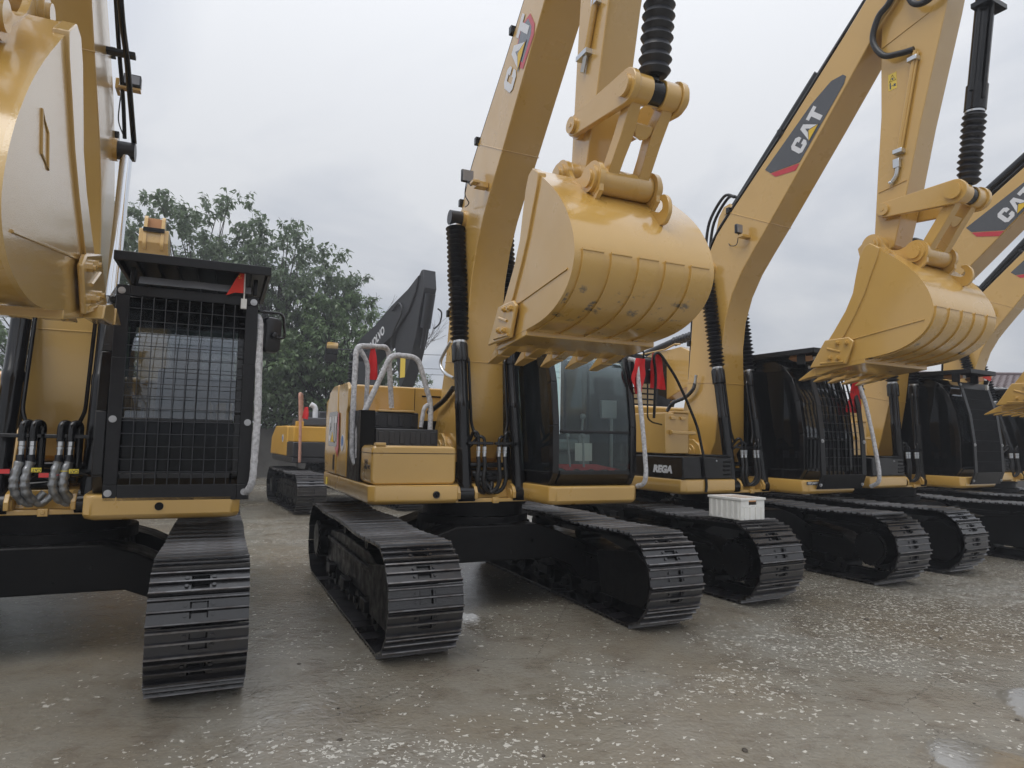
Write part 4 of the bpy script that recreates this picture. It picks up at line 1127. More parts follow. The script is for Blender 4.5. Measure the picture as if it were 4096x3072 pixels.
def make_old_deck(root, rega=False, paint='yellow_paint', rear=True):
    make_left_deck(root, 'old', paint)
    m = MB(); m.box(-1.355, -.50, -.745, .30, 1.282, 1.575)
    tb = obj('toolbox', m, 'black_paint', root, bevel=.018)
    m = MB(); m.box(-1.0, -.51, -.70, .25, 1.576, 1.60); obj('toolbox_lid', m, 'black_paint', tb, bevel=.006)
    for k in range(4):
        m = MB(); m.box(-.66, -.54, -.752, -.744, 1.33 + k * .055, 1.355 + k * .055); obj('louvre', m, 'undercarriage_black', tb)
    m = MB(); m.cyl((-.78, -.752, 1.52), (-.78, -.744, 1.52), .012, 8); obj('lock', m, 'bolt_steel', tb)
    if rega:
        text('lettering', 'REGA', .125, Matrix.Translation((-1.3572, -.36, 1.395)) @ Matrix.Rotation(-PI / 2, 4, 'Z') @ Matrix.Rotation(PI / 2, 4, 'X'), 'decal_white', tb, bold=.008, shear=.18, sx=1.15)
    m = MB(); m.box(-1.345, -.93, -.40, .55, 1.60, 2.14); tk = obj('fuel_tank', m, paint, root, bevel=.012)
    m = MB(); m.box(-1.20, -.92, -.42, -.30, 2.142, 2.165); obj('tank_lid', m, paint, tk, bevel=.005)
    m = MB(); m.box(-1.28, -.86, -.47, -.445, 1.86, 1.90); m.box(-1.28, -1.25, -.445, -.402, 1.85, 1.91); m.box(-.90, -.87, -.445, -.402, 1.85, 1.91); obj('step_bar', m, paint, tk, bevel=.005)
    for x in (-1.22, -1.05):
        m = MB(); m.box(x - .04, x + .04, -.43, -.401, 2.05, 2.09); obj('hook', m, paint, tk, bevel=.006)
    if rear:
        m = MB(); m.box(-1.32, 1.34, .80, 1.74, 1.281, 2.30); obj('engine_hood', m, paint, root, bevel=.04)
        m = MB(); m.box(-.90, -.40, .3, .80, 1.30, 2.0); m.box(.36, .44, .6, .8, 1.3, 2.1); obj('engine_bay', m, 'undercarriage_black', root)
        make_counterweight(root, paint)


def make_inner_fill(root):
    """dark machinery seen between the boom foot and the cab or tank."""
    m = MB(); m.box(-.42, .34, .62, 1.7, 1.26, 1.95)
    for k in range(5):
        m.cyl((-.44 - .02 * k, .25, 1.32 + k * .12), (-.44, .62, 1.32 + k * .12), .03, 8)
    obj('machinery', m, 'undercarriage_black', root)


def body_common(root, cabstyle, guard_prof=None, guard_style=None, guard_x=(.50, 1.49)):
    make_frame(root); make_cab_base(root); make_inner_fill(root)
    if cabstyle == 'glass': make_cab(root, 'glass')
    else:
        make_cab(root, cabstyle, .40, 1.42)
        make_guard(root, guard_prof, *guard_x, guard_style)


# ---- machine 1, far left
e1 = thing('excavator', 'wet yellow excavator at far left with wire mesh cab guard and silver wrapped hoses', 'excavator', (POSE[1][0], POSE[1][1], 0), POSE[1][2], GRP)
make_undercarriage(e1)
G1 = [(-1.20, 1.235), (-1.20, 1.355), (-1.20, 2.3), (-1.19, 2.775), (-1.19, 2.85)]
body_common(e1, 'mesh', G1, 'mesh', (.485, 1.48))
make_old_deck(e1)
bo, be, ba, T = make_boom(e1, dy=.06, paint='wet_yellow_paint')
for s in (-1, 1): boom_cylinder(e1, s, (-.56, 1.17), (.10, 4.36), 'rod')
hose_set(e1, [-.145, -.075, .105, .175], 'wrapped', -.66)
for i, (x, z, mm_, sd) in enumerate(((-.165, 1.43, 'tag_red', -1), (-.09, 1.44, 'tag_yellow', 1), (.085, 1.40, 'tag_red', -1), (.155, 1.43, 'tag_yellow', 1))):
    m = MB(); m.box(min(x + sd * .03, x + sd * .095), max(x + sd * .03, x + sd * .095), -.715, -.711, z - .017, z + .017); m.tube([(x + .034 * math.cos(a * PI / 6), -.668 + .034 * math.sin(a * PI / 6), z) for a in range(12)], .003, 5, closed=True)
    tg = obj('hose_tag', m, mm_, e1)
    if mm_ == 'tag_yellow': text('lettering', 'CAT', .03, Matrix.Translation((x + sd * .064, -.7165, z)) @ Matrix.Rotation(PI / 2, 4, 'X') @ Matrix.Rotation(PI, 4, 'Z'), 'decal_black', tg, depth=.0005)
make_roof_guard(e1, .47, 1.56, -1.33, -.05, 3.04)
m = MB(); m.loft([[(x, -1.235 - q, 2.862), (x, -1.165 - q, 2.93), (x, -1.16 - q, 2.925), (x, -1.225 - q, 2.862)] for x, q in ((.63, 0), (.95, 0), (1.0, .012), (1.08, .014), (1.13, 0), (1.42, 0))])
obj('rain_visor', m, 'visor_plastic', e1, smooth=50)
rail(e1, [(1.44, -1.02, 2.72), (1.50, -1.14, 2.70), (1.505, -1.18, 2.40), (1.515, -1.26, 1.9), (1.50, -1.30, 1.36), (1.46, -1.22, 1.29)], .027, 'foam_wrap')
mirror(e1, (1.60, -.98, 2.58), .15, .30, [(1.46, -1.0, 2.77), (1.69, -.98, 2.77), (1.71, -1.0, 2.55), (1.62, -1.04, 2.56)], .35, .1)
m = MB(); m.box(.208, .24, -.10, .06, 4.86, 4.96); m.box(.24, .42, -.17, -.10, 4.842, 4.865); obj('lamp_bracket', m, 'yellow_paint', e1, bevel=.004)
m = MB(); m.box(.28, .42, -.18, -.105, 4.872, 4.982); wl = obj('work_light', m, 'rubber', e1, bevel=.008); m = MB(); m.box(.29, .41, -.187, -.181, 4.887, 4.967); obj('lamp_lens', m, 'lamp_lens', wl)
m = MB(); m.tube(smooth_path([(.26, -.08, 4.86), (.235, .02, 4.74), (.23, .08, 4.62), (.27, .18, 4.52)], 5), .006, 6); obj('lamp_cable', m, 'hose_rubber', e1)
def T1(p):
    rel = Vector((p[0] + 2.66, p[1] - 3.80)); mo, no_ = Vector((.564, -.826)), Vector((-.826, -.564)); a_, b_ = rel.dot(mo), rel.dot(no_); a_ -= .25 * b_
    return (-3.05 + a_ * 1.2 * .78 + b_ * 1.5 * -.626, 3.76 + a_ * 1.2 * -.626 + b_ * 1.5 * -.78)


def T1link(p):
    q = rotp(p, PIN, R(17)); c = T1(PIN); return (c[0] + (q[0] - PIN[0]) * 1.2, c[1] + (q[1] - PIN[1]) * 1.2)


c1 = T1(PIN)
make_arm(e1, lambda p: (p[0] + c1[0] - PIN[0], p[1] + c1[1] - PIN[1]), 'short', TL_=T1link)
make_bucket(e1, T1, 'wet_yellow_paint', hw=.45, detail=False)
m = MB(); m.tube([(.474, *T1(q)) for q in ((-2.97, 3.38), (-2.89, 3.31), (-2.87, 3.17), (-2.95, 3.22))], .007, 6, closed=True); obj('raised_mark', m, 'yellow_paint', e1)
m = MB(); m.cyl((.86, -1.208, 1.195), (.86, -1.198, 1.195), .030, 18); obj('hole_plug', m, 'undercarriage_black', e1)

for pth, r_ in (([(.36, .12, 4.46), (.36, -.27, 4.70), (.36, -.60, 4.90), (.36, -1.1, 5.12), (.36, -2.0, 5.9)], .024), ([(.27, .20, 4.52), (.27, -.05, 4.80), (.27, -.5, 5.12), (.27, -1.2, 5.75)], .018)):
    m = MB(); m.tube(smooth_path(pth, 5), r_, 10); obj('hydraulic_line', m, 'black_paint', e1)
m = MB(); m.box(.20, .42, -.62, -.54, 4.93, 4.965); obj('line_clamp', m, 'guard_black', e1, bevel=.004)

# ---- machine 2, centre, glass cab
e2 = thing('excavator', 'yellow excavator in the middle with an unguarded glass cab and foam wrapped handrails', 'excavator', (POSE[2][0], POSE[2][1], 0), POSE[2][2], GRP)
make_undercarriage(e2)
body_common(e2, 'glass')
make_left_deck(e2, 'new')
bo, be, ba, T = make_boom(e2)
boom_decal_new(bo)
for s in (-1, 1): boom_cylinder(e2, s, (-.56, 1.17), (-.01, 4.28))
hose_set(e2, [-.19, -.12, .045, .115], 'plain', -.60)
TT = lambda p: p
make_arm(e2, TT, 'long')
make_bucket(e2, TT, 'bucket_paint')
# toolbox with rounded edges
pr = rounded_rect(-1.335, -.475, 1.283, 1.662, .05)
m = MB(); m.prism(pr, 'y', -.715, -.22); tb = obj('toolbox', m, 'yellow_paint', e2, bevel=.02, smooth=40)
m = MB(); m.box(-1.338, -.472, -.717, -.2, 1.586, 1.592); obj('lid_joint', m, 'undercarriage_black', tb)
m = MB(); m.box(-1.30, -1.20, -.72, -.62, 1.66, 1.69); obj('lid_latch', m, 'yellow_paint', tb, bevel=.006)
MX = Matrix.Translation((-1.3365, -.50, 1.47)) @ Matrix.Rotation(-PI / 2, 4, 'Z') @ Matrix.Rotation(PI / 2, 4, 'X')
text('lettering', '323', .125, MX @ Matrix.Translation((-.02, 0, 0)), 'decal_black', tb, bold=.006, sx=.8)
text('lettering', 'GC', .05, MX @ Matrix.Translation((.12, -.02, .001)), 'decal_black', tb, bold=.002, sx=.8)
m = MB(); m.box(-1.35, -1.20, -.21, .43, 1.283, 2.02); m.box(-1.2, -.46, .43, .8, 1.283, 1.85); obj('step_recess', m, 'undercarriage_black', e2)
for (xa, xb, ya, yb, za, zb, n) in ((-1.185, -.50, -.19, .42, 1.30, 1.835, 6), (-1.10, -.55, .40, .78, 1.84, 2.03, 4)):
    m = MB(); m.box(xa, xb, ya, yb, za, zb); st = obj('step_box', m, 'dark_panel', e2, bevel=.012)
    for k in range(n):
        x = xa + (xb - xa) * (k + .5) / n; m = MB(); m.box(x - .028, x + .028, ya - .012, ya - .001, zb - .16, zb - .03); obj('step_rib', m, 'dark_panel', st, bevel=.008)
m = MB(); m.box(-1.03, -.60, .38, .80, 2.031, 2.055); obj('step_tread', m, 'yellow_paint', e2, bevel=.006)
m = MB(); m.prism([(-1.32, 2.0), (-1.32, 2.30), (-1.26, 2.36), (.26, 2.36), (.32, 2.30), (.34, 2.10), (1.26, 2.10), (1.34, 2.02), (1.34, 1.29), (-1.25, 1.29)], 'y', .79, 1.76); hd = obj('engine_hood', m, 'yellow_paint', e2, bevel=.02, smooth=30)
for x in (-.78, -.49): m = MB(); m.box(x - .003, x + .003, .786, .789, 2.06, 2.345); obj('panel_joint', m, 'undercarriage_black', hd)
m = MB(); m.box(-.40, .0, .780, .789, 2.245, 2.262); obj('panel_joint', m, 'undercarriage_black', hd)
m = MB()
sp = [(.42, 1.29), (.44, 1.62), (.50, 1.70), (.50, 2.02), (.44, 2.08), (.44, 2.28), (.52, 2.36), (1.02, 2.36), (1.02, 1.29)]
m.prism(sp, 'x', -1.362, -1.325); s1 = obj('side_panel', m, 'yellow_paint', e2, bevel=.014, smooth=30)
m = MB(); m.prism([(1.028, 1.29), (1.028, 2.36), (1.35, 2.36), (1.60, 2.30), (1.74, 2.12), (1.76, 1.29)], 'x', -1.372, -1.32); s2 = obj('side_door', m, 'yellow_paint', e2, bevel=.016, smooth=30)
m = MB(); m.box(-1.376, -1.372, 1.10, 1.20, 1.34, 1.52); obj('door_recess', m, 'undercarriage_black', s2)
m = MB(); m.prism(rounded_rect(.98, 1.56, 1.62, 2.04, .03), 'x', -1.3755, -1.3725); obj('decal_panel', m, 'decal_black', s2, smooth=0)
m = MB(); m.prism([(1.10, 1.60), (.90, 1.50), (.86, 1.60), (.90, 2.02), (.97, 2.02), (.97, 1.62)], 'x', -1.3752, -1.3728); obj('decal_stripe', m, 'decal_red', s2, smooth=0)
cat_mark(s2, lambda a, b, l: (-1.3755 - l, 1.53 - a * .70, 1.68 + b), .30)
m = MB(); m.prism(circle(.68, 1.67, .095, 20), 'x', -1.3650, -1.3625); em = obj('round_sticker', m, 'decal_white', s1, smooth=0); m = MB(); m.prism(circle(.68, 1.69, .062, 16), 'x', -1.3662, -1.3652); obj('sticker_disc', m, 'emblem_blue', s1, smooth=0)
make_counterweight(e2, z1=2.25)
m = MB(); m.cyl((-.69, -.772, 1.185), (-.69, -.758, 1.185), .036, 20); em = obj('round_cap', m, 'undercarriage_black', e2); m = MB(); m.tube([(-.69 + .03 * math.cos(a * PI / 8), -.774, 1.185 + .03 * math.sin(a * PI / 8)) for a in range(16)], .004, 5, closed=True); m.tube([(-.705, -.774, 1.17), (-.69, -.774, 1.20), (-.675, -.774, 1.17)], .003, 5); obj('cap_emblem', m, 'dark_panel', em)
m = MB(); m.box(-1.368, -1.362, 1.60, 1.68, 1.13, 1.22); obj('warning_sticker', m, 'tag_yellow', e2)
rail(e2, [(-1.34, .02, 1.45), (-1.37, .06, 1.55), (-1.37, .10, 2.16), (-1.34, .20, 2.74), (-.93, .42, 2.78), (-.86, .45, 2.08)], .030, 'foam_wrap', 'handrail')
rail(e2, [(-1.20, .25, 2.02), (-1.20, .22, 2.55), (-1.30, .20, 2.70)], .026, 'foam_wrap', 'handrail')
rail(e2, [(-1.33, -.06, 1.52), (-1.33, .0, 1.86), (-1.0, 0, 2.645), (-.70, 0, 2.635), (-.53, 0, 2.12), (-.54, -.02, 1.68)], .030, 'foam_wrap', 'handrail')
rail(e2, [(-.55, 0, 2.12), (-.61, 0, 2.08), (-.64, 0, 1.86)], .024, 'foam_wrap', 'handrail', .04)
rail(e2, [(1.42, -1.0, 2.66), (1.46, -1.09, 2.64), (1.46, -1.15, 2.2), (1.46, -1.22, 1.8), (1.46, -1.27, 1.42), (1.45, -1.25, 1.30), (1.43, -1.15, 1.275)], .024, 'foam_wrap')
m = MB(); m.tube(smooth_path([(-.3, .05, 2.85), (-.34, .25, 2.67), (-.34, .25, 2.57), (-.31, .14, 2.48), (-.3, -.08, 2.42)], 6), .020, 10); obj('hose', m, 'zinc', e2)
P = smooth_path([(-.3, -.08, 2.31), (-.31, .18, 2.19), (-.34, .45, 2.10), (-.36, .62, 2.05)], 10); m = MB(); m.tube(P, .03, 12, rr=[.026 + .006 * (k % 2) for k in range(len(P))]); obj('hose', m, 'hose_rubber', e2)
m = MB(); m.box(-.40, -.32, -.80, -.70, 4.42, 4.45); m.box(-.34, -.21, -.76, -.66, 4.40, 4.46); obj('lamp_bracket', m, 'yellow_paint', e2, bevel=.004)
m = MB(); m.box(-.42, -.28, -.50, -.46, 4.53, 4.67); wl = obj('work_light', m, 'rubber', e2, bevel=.012); m = MB(); m.box(-.41, -.29, -.508, -.501, 4.54, 4.66); obj('lamp_lens', m, 'lamp_lens', wl)
m = MB(); m.tube([(-.35, -.48, 4.55), (-.35, -.60, 4.46), (-.35, -.72, 4.44)], .012, 6); m.tube(smooth_path([(-.35, -.46, 4.54), (-.34, -.40, 4.42), (-.30, -.42, 4.33), (-.26, -.20, 4.36)], 5), .006, 6); obj('lamp_cable', m, 'hose_rubber', e2)
for p0, p1 in (((-.175, -2.82, 5.22), (-.175, -2.69, 4.86)),):
    m = MB(); m.tube([p0, p1], .028, 10); obj('stick_line', m, 'yellow_paint', e2); m = MB(); m.cyl((-.175, -2.68, 4.84), (-.175, -2.63, 4.72), .020, 8); m.box(-.21, -.15, -2.74, -2.58, 4.83, 4.87); obj('line_fitting', m, 'zinc', e2); m = MB(); m.box(-.20, -.15, -2.87, -2.79, 5.18, 5.24); obj('line_clamp', m, 'zinc', e2)
m = MB(); m.add([(.56 + .72 * i / 12, -1.06 + .5 * j, 1.462 - .03 * abs(math.sin(i * 1.1)) * (1 - j) + .02 * j) for j in (0, 1) for i in range(13)], [(i, i + 1, i + 14, i + 13) for i in range(12)]); obj('floor_mat', m, 'red_cloth', e2)
m = MB(); m.box(.98, 1.20, -.60, -.595, 1.52, 1.72); obj('paper_notice', m, 'paper', e2)
mirror(e2, (1.62, -.86, 2.60), .17, .30, [(1.42, -1.0, 2.70), (1.66, -.95, 2.78), (1.68, -.9, 2.62), (1.63, -.9, 2.60)], .2)

# ---- machines 3, 4, 5
G3 = [(-1.23, 1.165), (-1.30, 1.36), (-1.29, 1.84), (-1.24, 2.30), (-1.13, 2.74), (-1.09, 2.85)]
off3 = lambda p: (p[0] - .14, p[1] + .095)
off4 = lambda p: (p[0] - .26, p[1] - .17)
SPEC = {3: ('yellow excavator with a black REGA toolbox and a white crate on its track', 0.0, 'bars', True),
        4: ('yellow excavator second from the right, finely barred cab guard carrying a small red flag', -R(0), 'fine', False),
        5: ('yellow excavator at the far right edge, only its boom and dark cab corner in view', 0.0, 'fine', False)}
EX = {1: e1, 2: e2}
for k in (3, 4, 5):
    lab, rot, gs, rega = SPEC[k]
    e = thing('excavator', lab, 'excavator', (POSE[k][0], POSE[k][1], 0), POSE[k][2], GRP); EX[k] = e
    make_undercarriage(e, .335 if k == 3 else .30, sprocket_front=(k == 3))
    body_common(e, 'bars', G3, gs, (.55, 1.49) if k == 3 else (.52, 1.46))
    make_old_deck(e, rega, rear=(k != 5))
    rot = {3: 0.0, 4: R(8.7), 5: -R(1)}[k]
    bo, be, ba, T = make_boom(e, rot, dy={3: -.05, 4: 0, 5: .25}[k])
    TB = T
    boom_decal_old(bo, TB if k != 3 else (lambda p: (p[0], p[1])))
    pin = T((-.01, 4.28))
    for s in (-1, 1): boom_cylinder(e, s, (-.56, 1.17), (pin[0] + (.0 if k != 3 else -.02), pin[1]))
    hose_set(e, [-.16, -.09, .09, .155], 'plain', -.60)
    make_roof_guard(e, .33, 1.12 if k == 4 else 1.50, -1.38, .30, 3.0, 9)
    for x in (.62, 1.30):
        m = MB(); pts = [(x - .20, 2.93), (x - .16, 2.985), (x + .05, 3.0), (x + .16, 2.985), (x + .16, 2.93), (x + .02, 2.90), (x - .12, 2.905)]
        m.prism(pts, 'y', -1.06, -.90); lp = obj('lamp_cover', m, 'tan_paint', e, bevel=.012); m = MB(); m.box(x + .10, x + .18, -1.075, -1.062, 2.925, 2.985); obj('lamp_lens', m, 'white_paint', lp, bevel=.006)
    # lamp on the boom
    y, z = T((-.72, 4.62)); m = MB(); m.box(-.36, -.205, y - .06, y + .03, z - .06, z - .02); obj('lamp_bracket', m, 'yellow_paint', e, bevel=.004)
    m = MB(); m.box(-.40, -.29, y - .0, y + .05, z + .0, z + .13); wl = obj('work_light', m, 'rubber', e, bevel=.012); m = MB(); m.box(-.39, -.30, y - .008, y - .001, z + .01, z + .12); obj('lamp_lens', m, 'lamp_lens', wl)
    m = MB(); m.tube(smooth_path([(-.34, y + .03, z - .0), (-.30, y + .10, z - .12), (-.25, y + .25, z - .10), (-.21, y + .33, z - .04)], 5), .006, 6); obj('lamp_cable', m, 'hose_rubber', e)
    # stick cylinder lying on the boom back
    a_, b_ = T((.02, 4.86)), T((-2.6, 7.45)); m = MB(); m.cyl((0, *T((-.28, 5.10))), (0, *T((-1.75, 6.48))), .085, 20); m.cyl((0, *T((-1.75, 6.48))), (0, *T((-2.9, 7.55))), .045, 16)
    sc_ = obj('stick_cylinder', m, 'black_paint', e)
    m = MB(); br = [T(p) for p in ((.0, 4.62), (-.22, 4.86), (-.42, 5.08), (-.34, 5.20), (-.22, 5.18), (-.12, 5.05))]; m.prism(br, 'x', -.13, -.09); m.prism(br, 'x', .09, .13); m.cyl((-.15, *T((-.27, 5.09))), (.15, *T((-.27, 5.09))), .04, 14)
    obj('cylinder_bracket', m, 'yellow_paint', e, bevel=.006, smooth=30)
    for dx in (-.06, .03):
        m = MB(); m.tube(smooth_path([(dx, *T((-.36, 5.30))), (dx - .02, *T((-.18, 5.36))), (dx - .05, *T((.08, 5.05))), (dx - .06, *T((.16, 4.62)))], 6), .022, 8); obj('hose', m, 'hose_rubber', sc_)
    if k in (3, 4):
        TO = off3 if k == 3 else off4
        make_arm(e, TO, 'short', show_cyl=True)
        make_bucket(e, TO, 'bucket_paint', hw=.55 if k == 3 else .58)
    # corrugated hose at the boom foot
    P = smooth_path([(-.3, .15, 2.62), (-.31, .18, 2.53), (-.33, .32, 2.42), (-.36, .56, 2.34), (-.38, .66, 2.22)], 10); m = MB(); m.tube(P, .028, 12, rr=[.024 + .006 * (i % 2) for i in range(len(P))]); obj('hose', m, 'dark_panel', e)
    m = MB(); m.cyl((-.3, .12, 2.74), (-.3, .15, 2.60), .022, 10); obj('hose_fitting', m, 'zinc', e)
e3, e4, e5 = EX[3], EX[4], EX[5]
# stick of machine 3: pipe, clamps, warning sticker, loop of hose
m = MB(); m.tube([(-.182, -3.10, 6.05), (-.182, -2.885, 5.0)], .024, 10); m.tube([(-.178, -3.13, 6.03), (-.178, -2.915, 5.0)], .014, 8); obj('stick_line', m, 'yellow_paint', e3)
for y, z in ((-3.08, 5.97), (-2.89, 5.0)):
    m = MB(); m.box(-.225, -.15, y - .055, y + .05, z - .03, z + .02); obj('line_clamp', m, 'zinc', e3, bevel=.005)
m = MB(); m.box(-.205, -.16, -2.90, -2.83, 4.82, 4.92); m.tube(smooth_path([(-.18, -2.87, 4.84), (-.18, -2.85, 4.74), (-.18, -2.80, 4.68)], 5), .022, 10); m.cyl((-.18, -2.80, 4.68), (-.18, -2.78, 4.665), .03, 8); obj('shut_off_valve', m, 'zinc', e3, bevel=.003)
m = MB(); m.box(-.1525, -.1505, -2.87, -2.775, 5.75, 5.94); wsn = obj('warning_sticker', m, 'sticker_yellow', e3)
m = MB(); m.tube([(-.1535, -2.86, 5.85), (-.1535, -2.79, 5.85), (-.1535, -2.825, 5.92)], .004, 4, closed=True); m.box(-.1542, -.1527, -2.86, -2.835, 5.78, 5.81); m.box(-.1542, -.1527, -2.806, -2.79, 5.765, 5.835); m.box(-.1542, -.1527, -2.832, -2.812, 5.793, 5.798); m.box(-.1542, -.1527, -2.835, -2.815, 5.862, 5.885); obj('warning_pictogram', m, 'decal_black', e3)
m = MB(); m.tube(smooth_path([(-.22, -3.05, 7.2), (-.24, -2.89, 6.76), (-.25, -2.74, 6.62), (-.25, -2.67, 6.38), (-.24, -2.78, 6.15), (-.21, -2.95, 6.09), (-.19, -3.09, 6.07)], 8), .034, 12); obj('hose', m, 'hose_rubber', e3)
m = MB(); m.tube(smooth_path([(-.22, -3.05, 7.0), (-.24, -3.1, 6.62), (-.24, -3.25, 6.50), (-.24, -3.5, 6.6), (-.2, -3.7, 6.8)], 8), .034, 12); obj('hose', m, 'hose_rubber', e3)
m = MB(); m.tube([(-.152, -2.66, 6.28), (-.152, -3.24, 6.42)], .008, 6); m.tube([(-.152, -2.63, 4.62), (-.152, -2.95, 4.66)], .008, 6); obj('weld_seam', m, 'yellow_paint', e3)
mirror(e3, (-1.72, -.5, 2.65), .24, .33, [(-1.36, -.35, 1.98), (-1.60, -.45, 2.0), (-1.72, -.5, 2.05), (-1.72, -.5, 2.5)], -.25)
rail(e3, [(-1.70, -.60, 2.05), (-1.72, -.66, 2.60), (-1.80, -.70, 2.84), (-1.72, -.72, 2.88), (-1.45, -.72, 2.58), (-1.26, -.72, 2.28), (-1.10, -.74, 1.95), (-1.02, -.77, 1.55), (-.98, -.775, 1.20), (-.995, -.775, 1.12)], .018, 'black_paint', 'handrail', .10, wrap=False)
rail(e3, [(1.44, -1.25, 2.62), (1.455, -1.33, 2.35), (1.46, -1.42, 1.91), (1.46, -1.50, 1.43), (1.46, -1.50, 1.26), (1.45, -1.38, 1.20)], .028, 'foam_wrap')
mirror(e3, (1.64, -1.1, 2.56), .16, .28, [(1.44, -1.1, 2.80), (1.60, -1.15, 2.80), (1.66, -1.16, 2.6)], .2)
text('lettering', 'CAT | ACERT', .035, Matrix.Translation((.50, -1.2075, 1.245)) @ Matrix.Rotation(PI / 2, 4, 'X'), 'decal_white', e3, bold=.0008)
m = MB(); m.box(.37, .63, -1.2065, -1.2035, 1.222, 1.268); obj('label_plate', m, 'decal_black', e3)
# yellow arrow painted on the track frame of machine 4
m = MB(); m.prism([(-1.28, .50), (-1.22, .52), (-1.24, .545), (-1.0, .535), (-1.0, .505), (-.93, .535), (-1.0, .57), (-1.0, .555), (-1.24, .575), (-1.29, .56), (-1.25, .54), (-1.28, .53)], 'x', -1.4165, -1.4155); obj('arrow_mark', m, 'tag_yellow', e4, smooth=0)

# ---- red cloths, ribbon and flags hung on the machines
def Wl(e, pts): return [W(e, p) for p in pts]


cloth('ribbon', 'red ribbon tied round the foam wrapped handrail of the middle excavator', 'ribbon', Wl(2, [(-1.145, .31, 2.79), (-1.175, .28, 2.66), (-1.185, .28, 2.52), (-1.17, .27, 2.38)]), Wl(2, [(-1.125, .32, 2.79), (-1.10, .28, 2.66), (-1.085, .27, 2.52), (-1.075, .27, 2.38)]), fold=.008, seed=3)
RG = 'red cloths tied to mirrors and rails'
cloth('red_cloth', 'red cloth hanging at the right top corner of the glass cab', 'cloth', Wl(2, [(1.44, -1.12, 2.66), (1.40, -1.13, 2.55), (1.37, -1.12, 2.42), (1.42, -1.12, 2.27)]), Wl(2, [(1.56, -1.10, 2.66), (1.57, -1.08, 2.55), (1.57, -1.08, 2.42), (1.52, -1.08, 2.27)]), group=RG, fold=.022, seed=4)
cloth('red_cloth', 'long red cloth knotted on the black handrail behind a black mirror', 'cloth', Wl(3, [(-1.76, -.64, 2.87), (-1.77, -.62, 2.75), (-1.76, -.6, 2.6), (-1.75, -.6, 2.43)]), Wl(3, [(-1.70, -.70, 2.88), (-1.63, -.68, 2.76), (-1.59, -.66, 2.6), (-1.57, -.66, 2.41)]), group=RG, fold=.022, seed=5)
cloth('red_cloth', 'red cloth hanging behind the black cab guard beside a mirror', 'cloth', Wl(3, [(1.39, -1.20, 2.68), (1.36, -1.18, 2.55), (1.33, -1.17, 2.4), (1.28, -1.16, 2.22)]), Wl(3, [(1.47, -1.24, 2.67), (1.50, -1.22, 2.55), (1.51, -1.21, 2.4), (1.52, -1.21, 2.21)]), group=RG, fold=.02, seed=6)


def flag(name, label, e, base, top, poly, star):
    """small flag on a white stick; poly is the cloth outline in (x, z) local, star in (x, z)."""
    r = thing(name, label, 'flag', W(e, base), POSE[e][2], 'small red flags on cab guards')
    L0 = Vector(base); m = MB(); tp = Vector(top) - L0; m.cyl((0, 0, 0), tp, .006, 8); obj('pole', m, 'white_plastic', r)
    m = MB(); m.box(-.022, .022, -.008, .022, -.05, .03); obj('clip', m, 'white_plastic', r, bevel=.003)
    m = MB(); n = len(poly); y = lambda x: -.006 + .012 * math.sin(x * 40)
    vs = [(x - L0.x, y(x) - .002 + tp.y * .8, z - L0.z) for x, z in poly] + [(x - L0.x, y(x) + .002 + tp.y * .8, z - L0.z) for x, z in poly]
    m.add(vs, [list(range(n))[::-1], list(range(n, 2 * n))] + [(i, (i + 1) % n, n + (i + 1) % n, n + i) for i in range(n)])
    obj('flag_cloth', m, 'flag_red', r, smooth=60)
    m = MB(); sx, sz = star[0] - L0.x, star[1] - L0.z; q = star[2]
    pts = [(sx + (q if i % 2 == 0 else q * .4) * math.sin(i * PI / 5), sz + (q if i % 2 == 0 else q * .4) * math.cos(i * PI / 5)) for i in range(10)]
    m.prism(pts, 'y', y(star[0]) + tp.y * .8 - .0055, y(star[0]) + tp.y * .8 - .0035); obj('star', m, 'flag_yellow', r, smooth=0)
    return r


flag('flag', 'small red star flag on a white stick above the wire mesh cab guard', 1, (1.37, -1.225, 2.79), (1.365, -1.24, 3.06), [(1.362, 3.04), (1.362, 2.86), (1.30, 2.862), (1.235, 2.83), (1.27, 2.90), (1.30, 2.97), (1.33, 3.02)], (1.335, 2.99, .022))
flag('flag', 'small red flag leaning on the finely barred cab of the second excavator from the right', 4, (1.30, -1.16, 2.80), (1.42, -1.18, 3.02), [(1.415, 3.01), (1.34, 3.02), (1.22, 3.03), (1.12, 2.95), (1.22, 2.92), (1.34, 2.90), (1.36, 2.92)], (1.355, 2.985, .022))

# ---- white crate on the track of machine 3
cr = thing('crate', 'white plastic crate with ribbed sides standing on a black track', 'crate', W(3, (-1.315, -1.58, .905)), POSE[3][2])
m = MB(); w2, l2, hh = .185, .24, .215
for s in (-1, 1):
    m.box(s * w2 - .008 * (s + 1), s * w2 + .008 * (1 - s), -l2, l2, .0, hh)
m.box(-w2 + .016, w2 - .016, -l2, -l2 + .012, 0, .14); m.box(-w2 + .016, w2 - .016, l2 - .012, l2, 0, .14)
for s in (-1, 1):
    y0, y1 = (-l2, -l2 + .012) if s < 0 else (l2 - .012, l2)
    m.box(-w2 + .016, -.06, y0, y1, .14, hh); m.box(.06, w2 - .016, y0, y1, .14, hh); m.box(-.06, .06, y0, y1, .14, .165); m.box(-.06, .06, y0, y1, .215, hh)
m.box(-w2 + .016, w2 - .016, -l2 + .012, l2 - .012, .0, .012)
obj('crate_body', m, 'white_plastic', cr, bevel=.004)
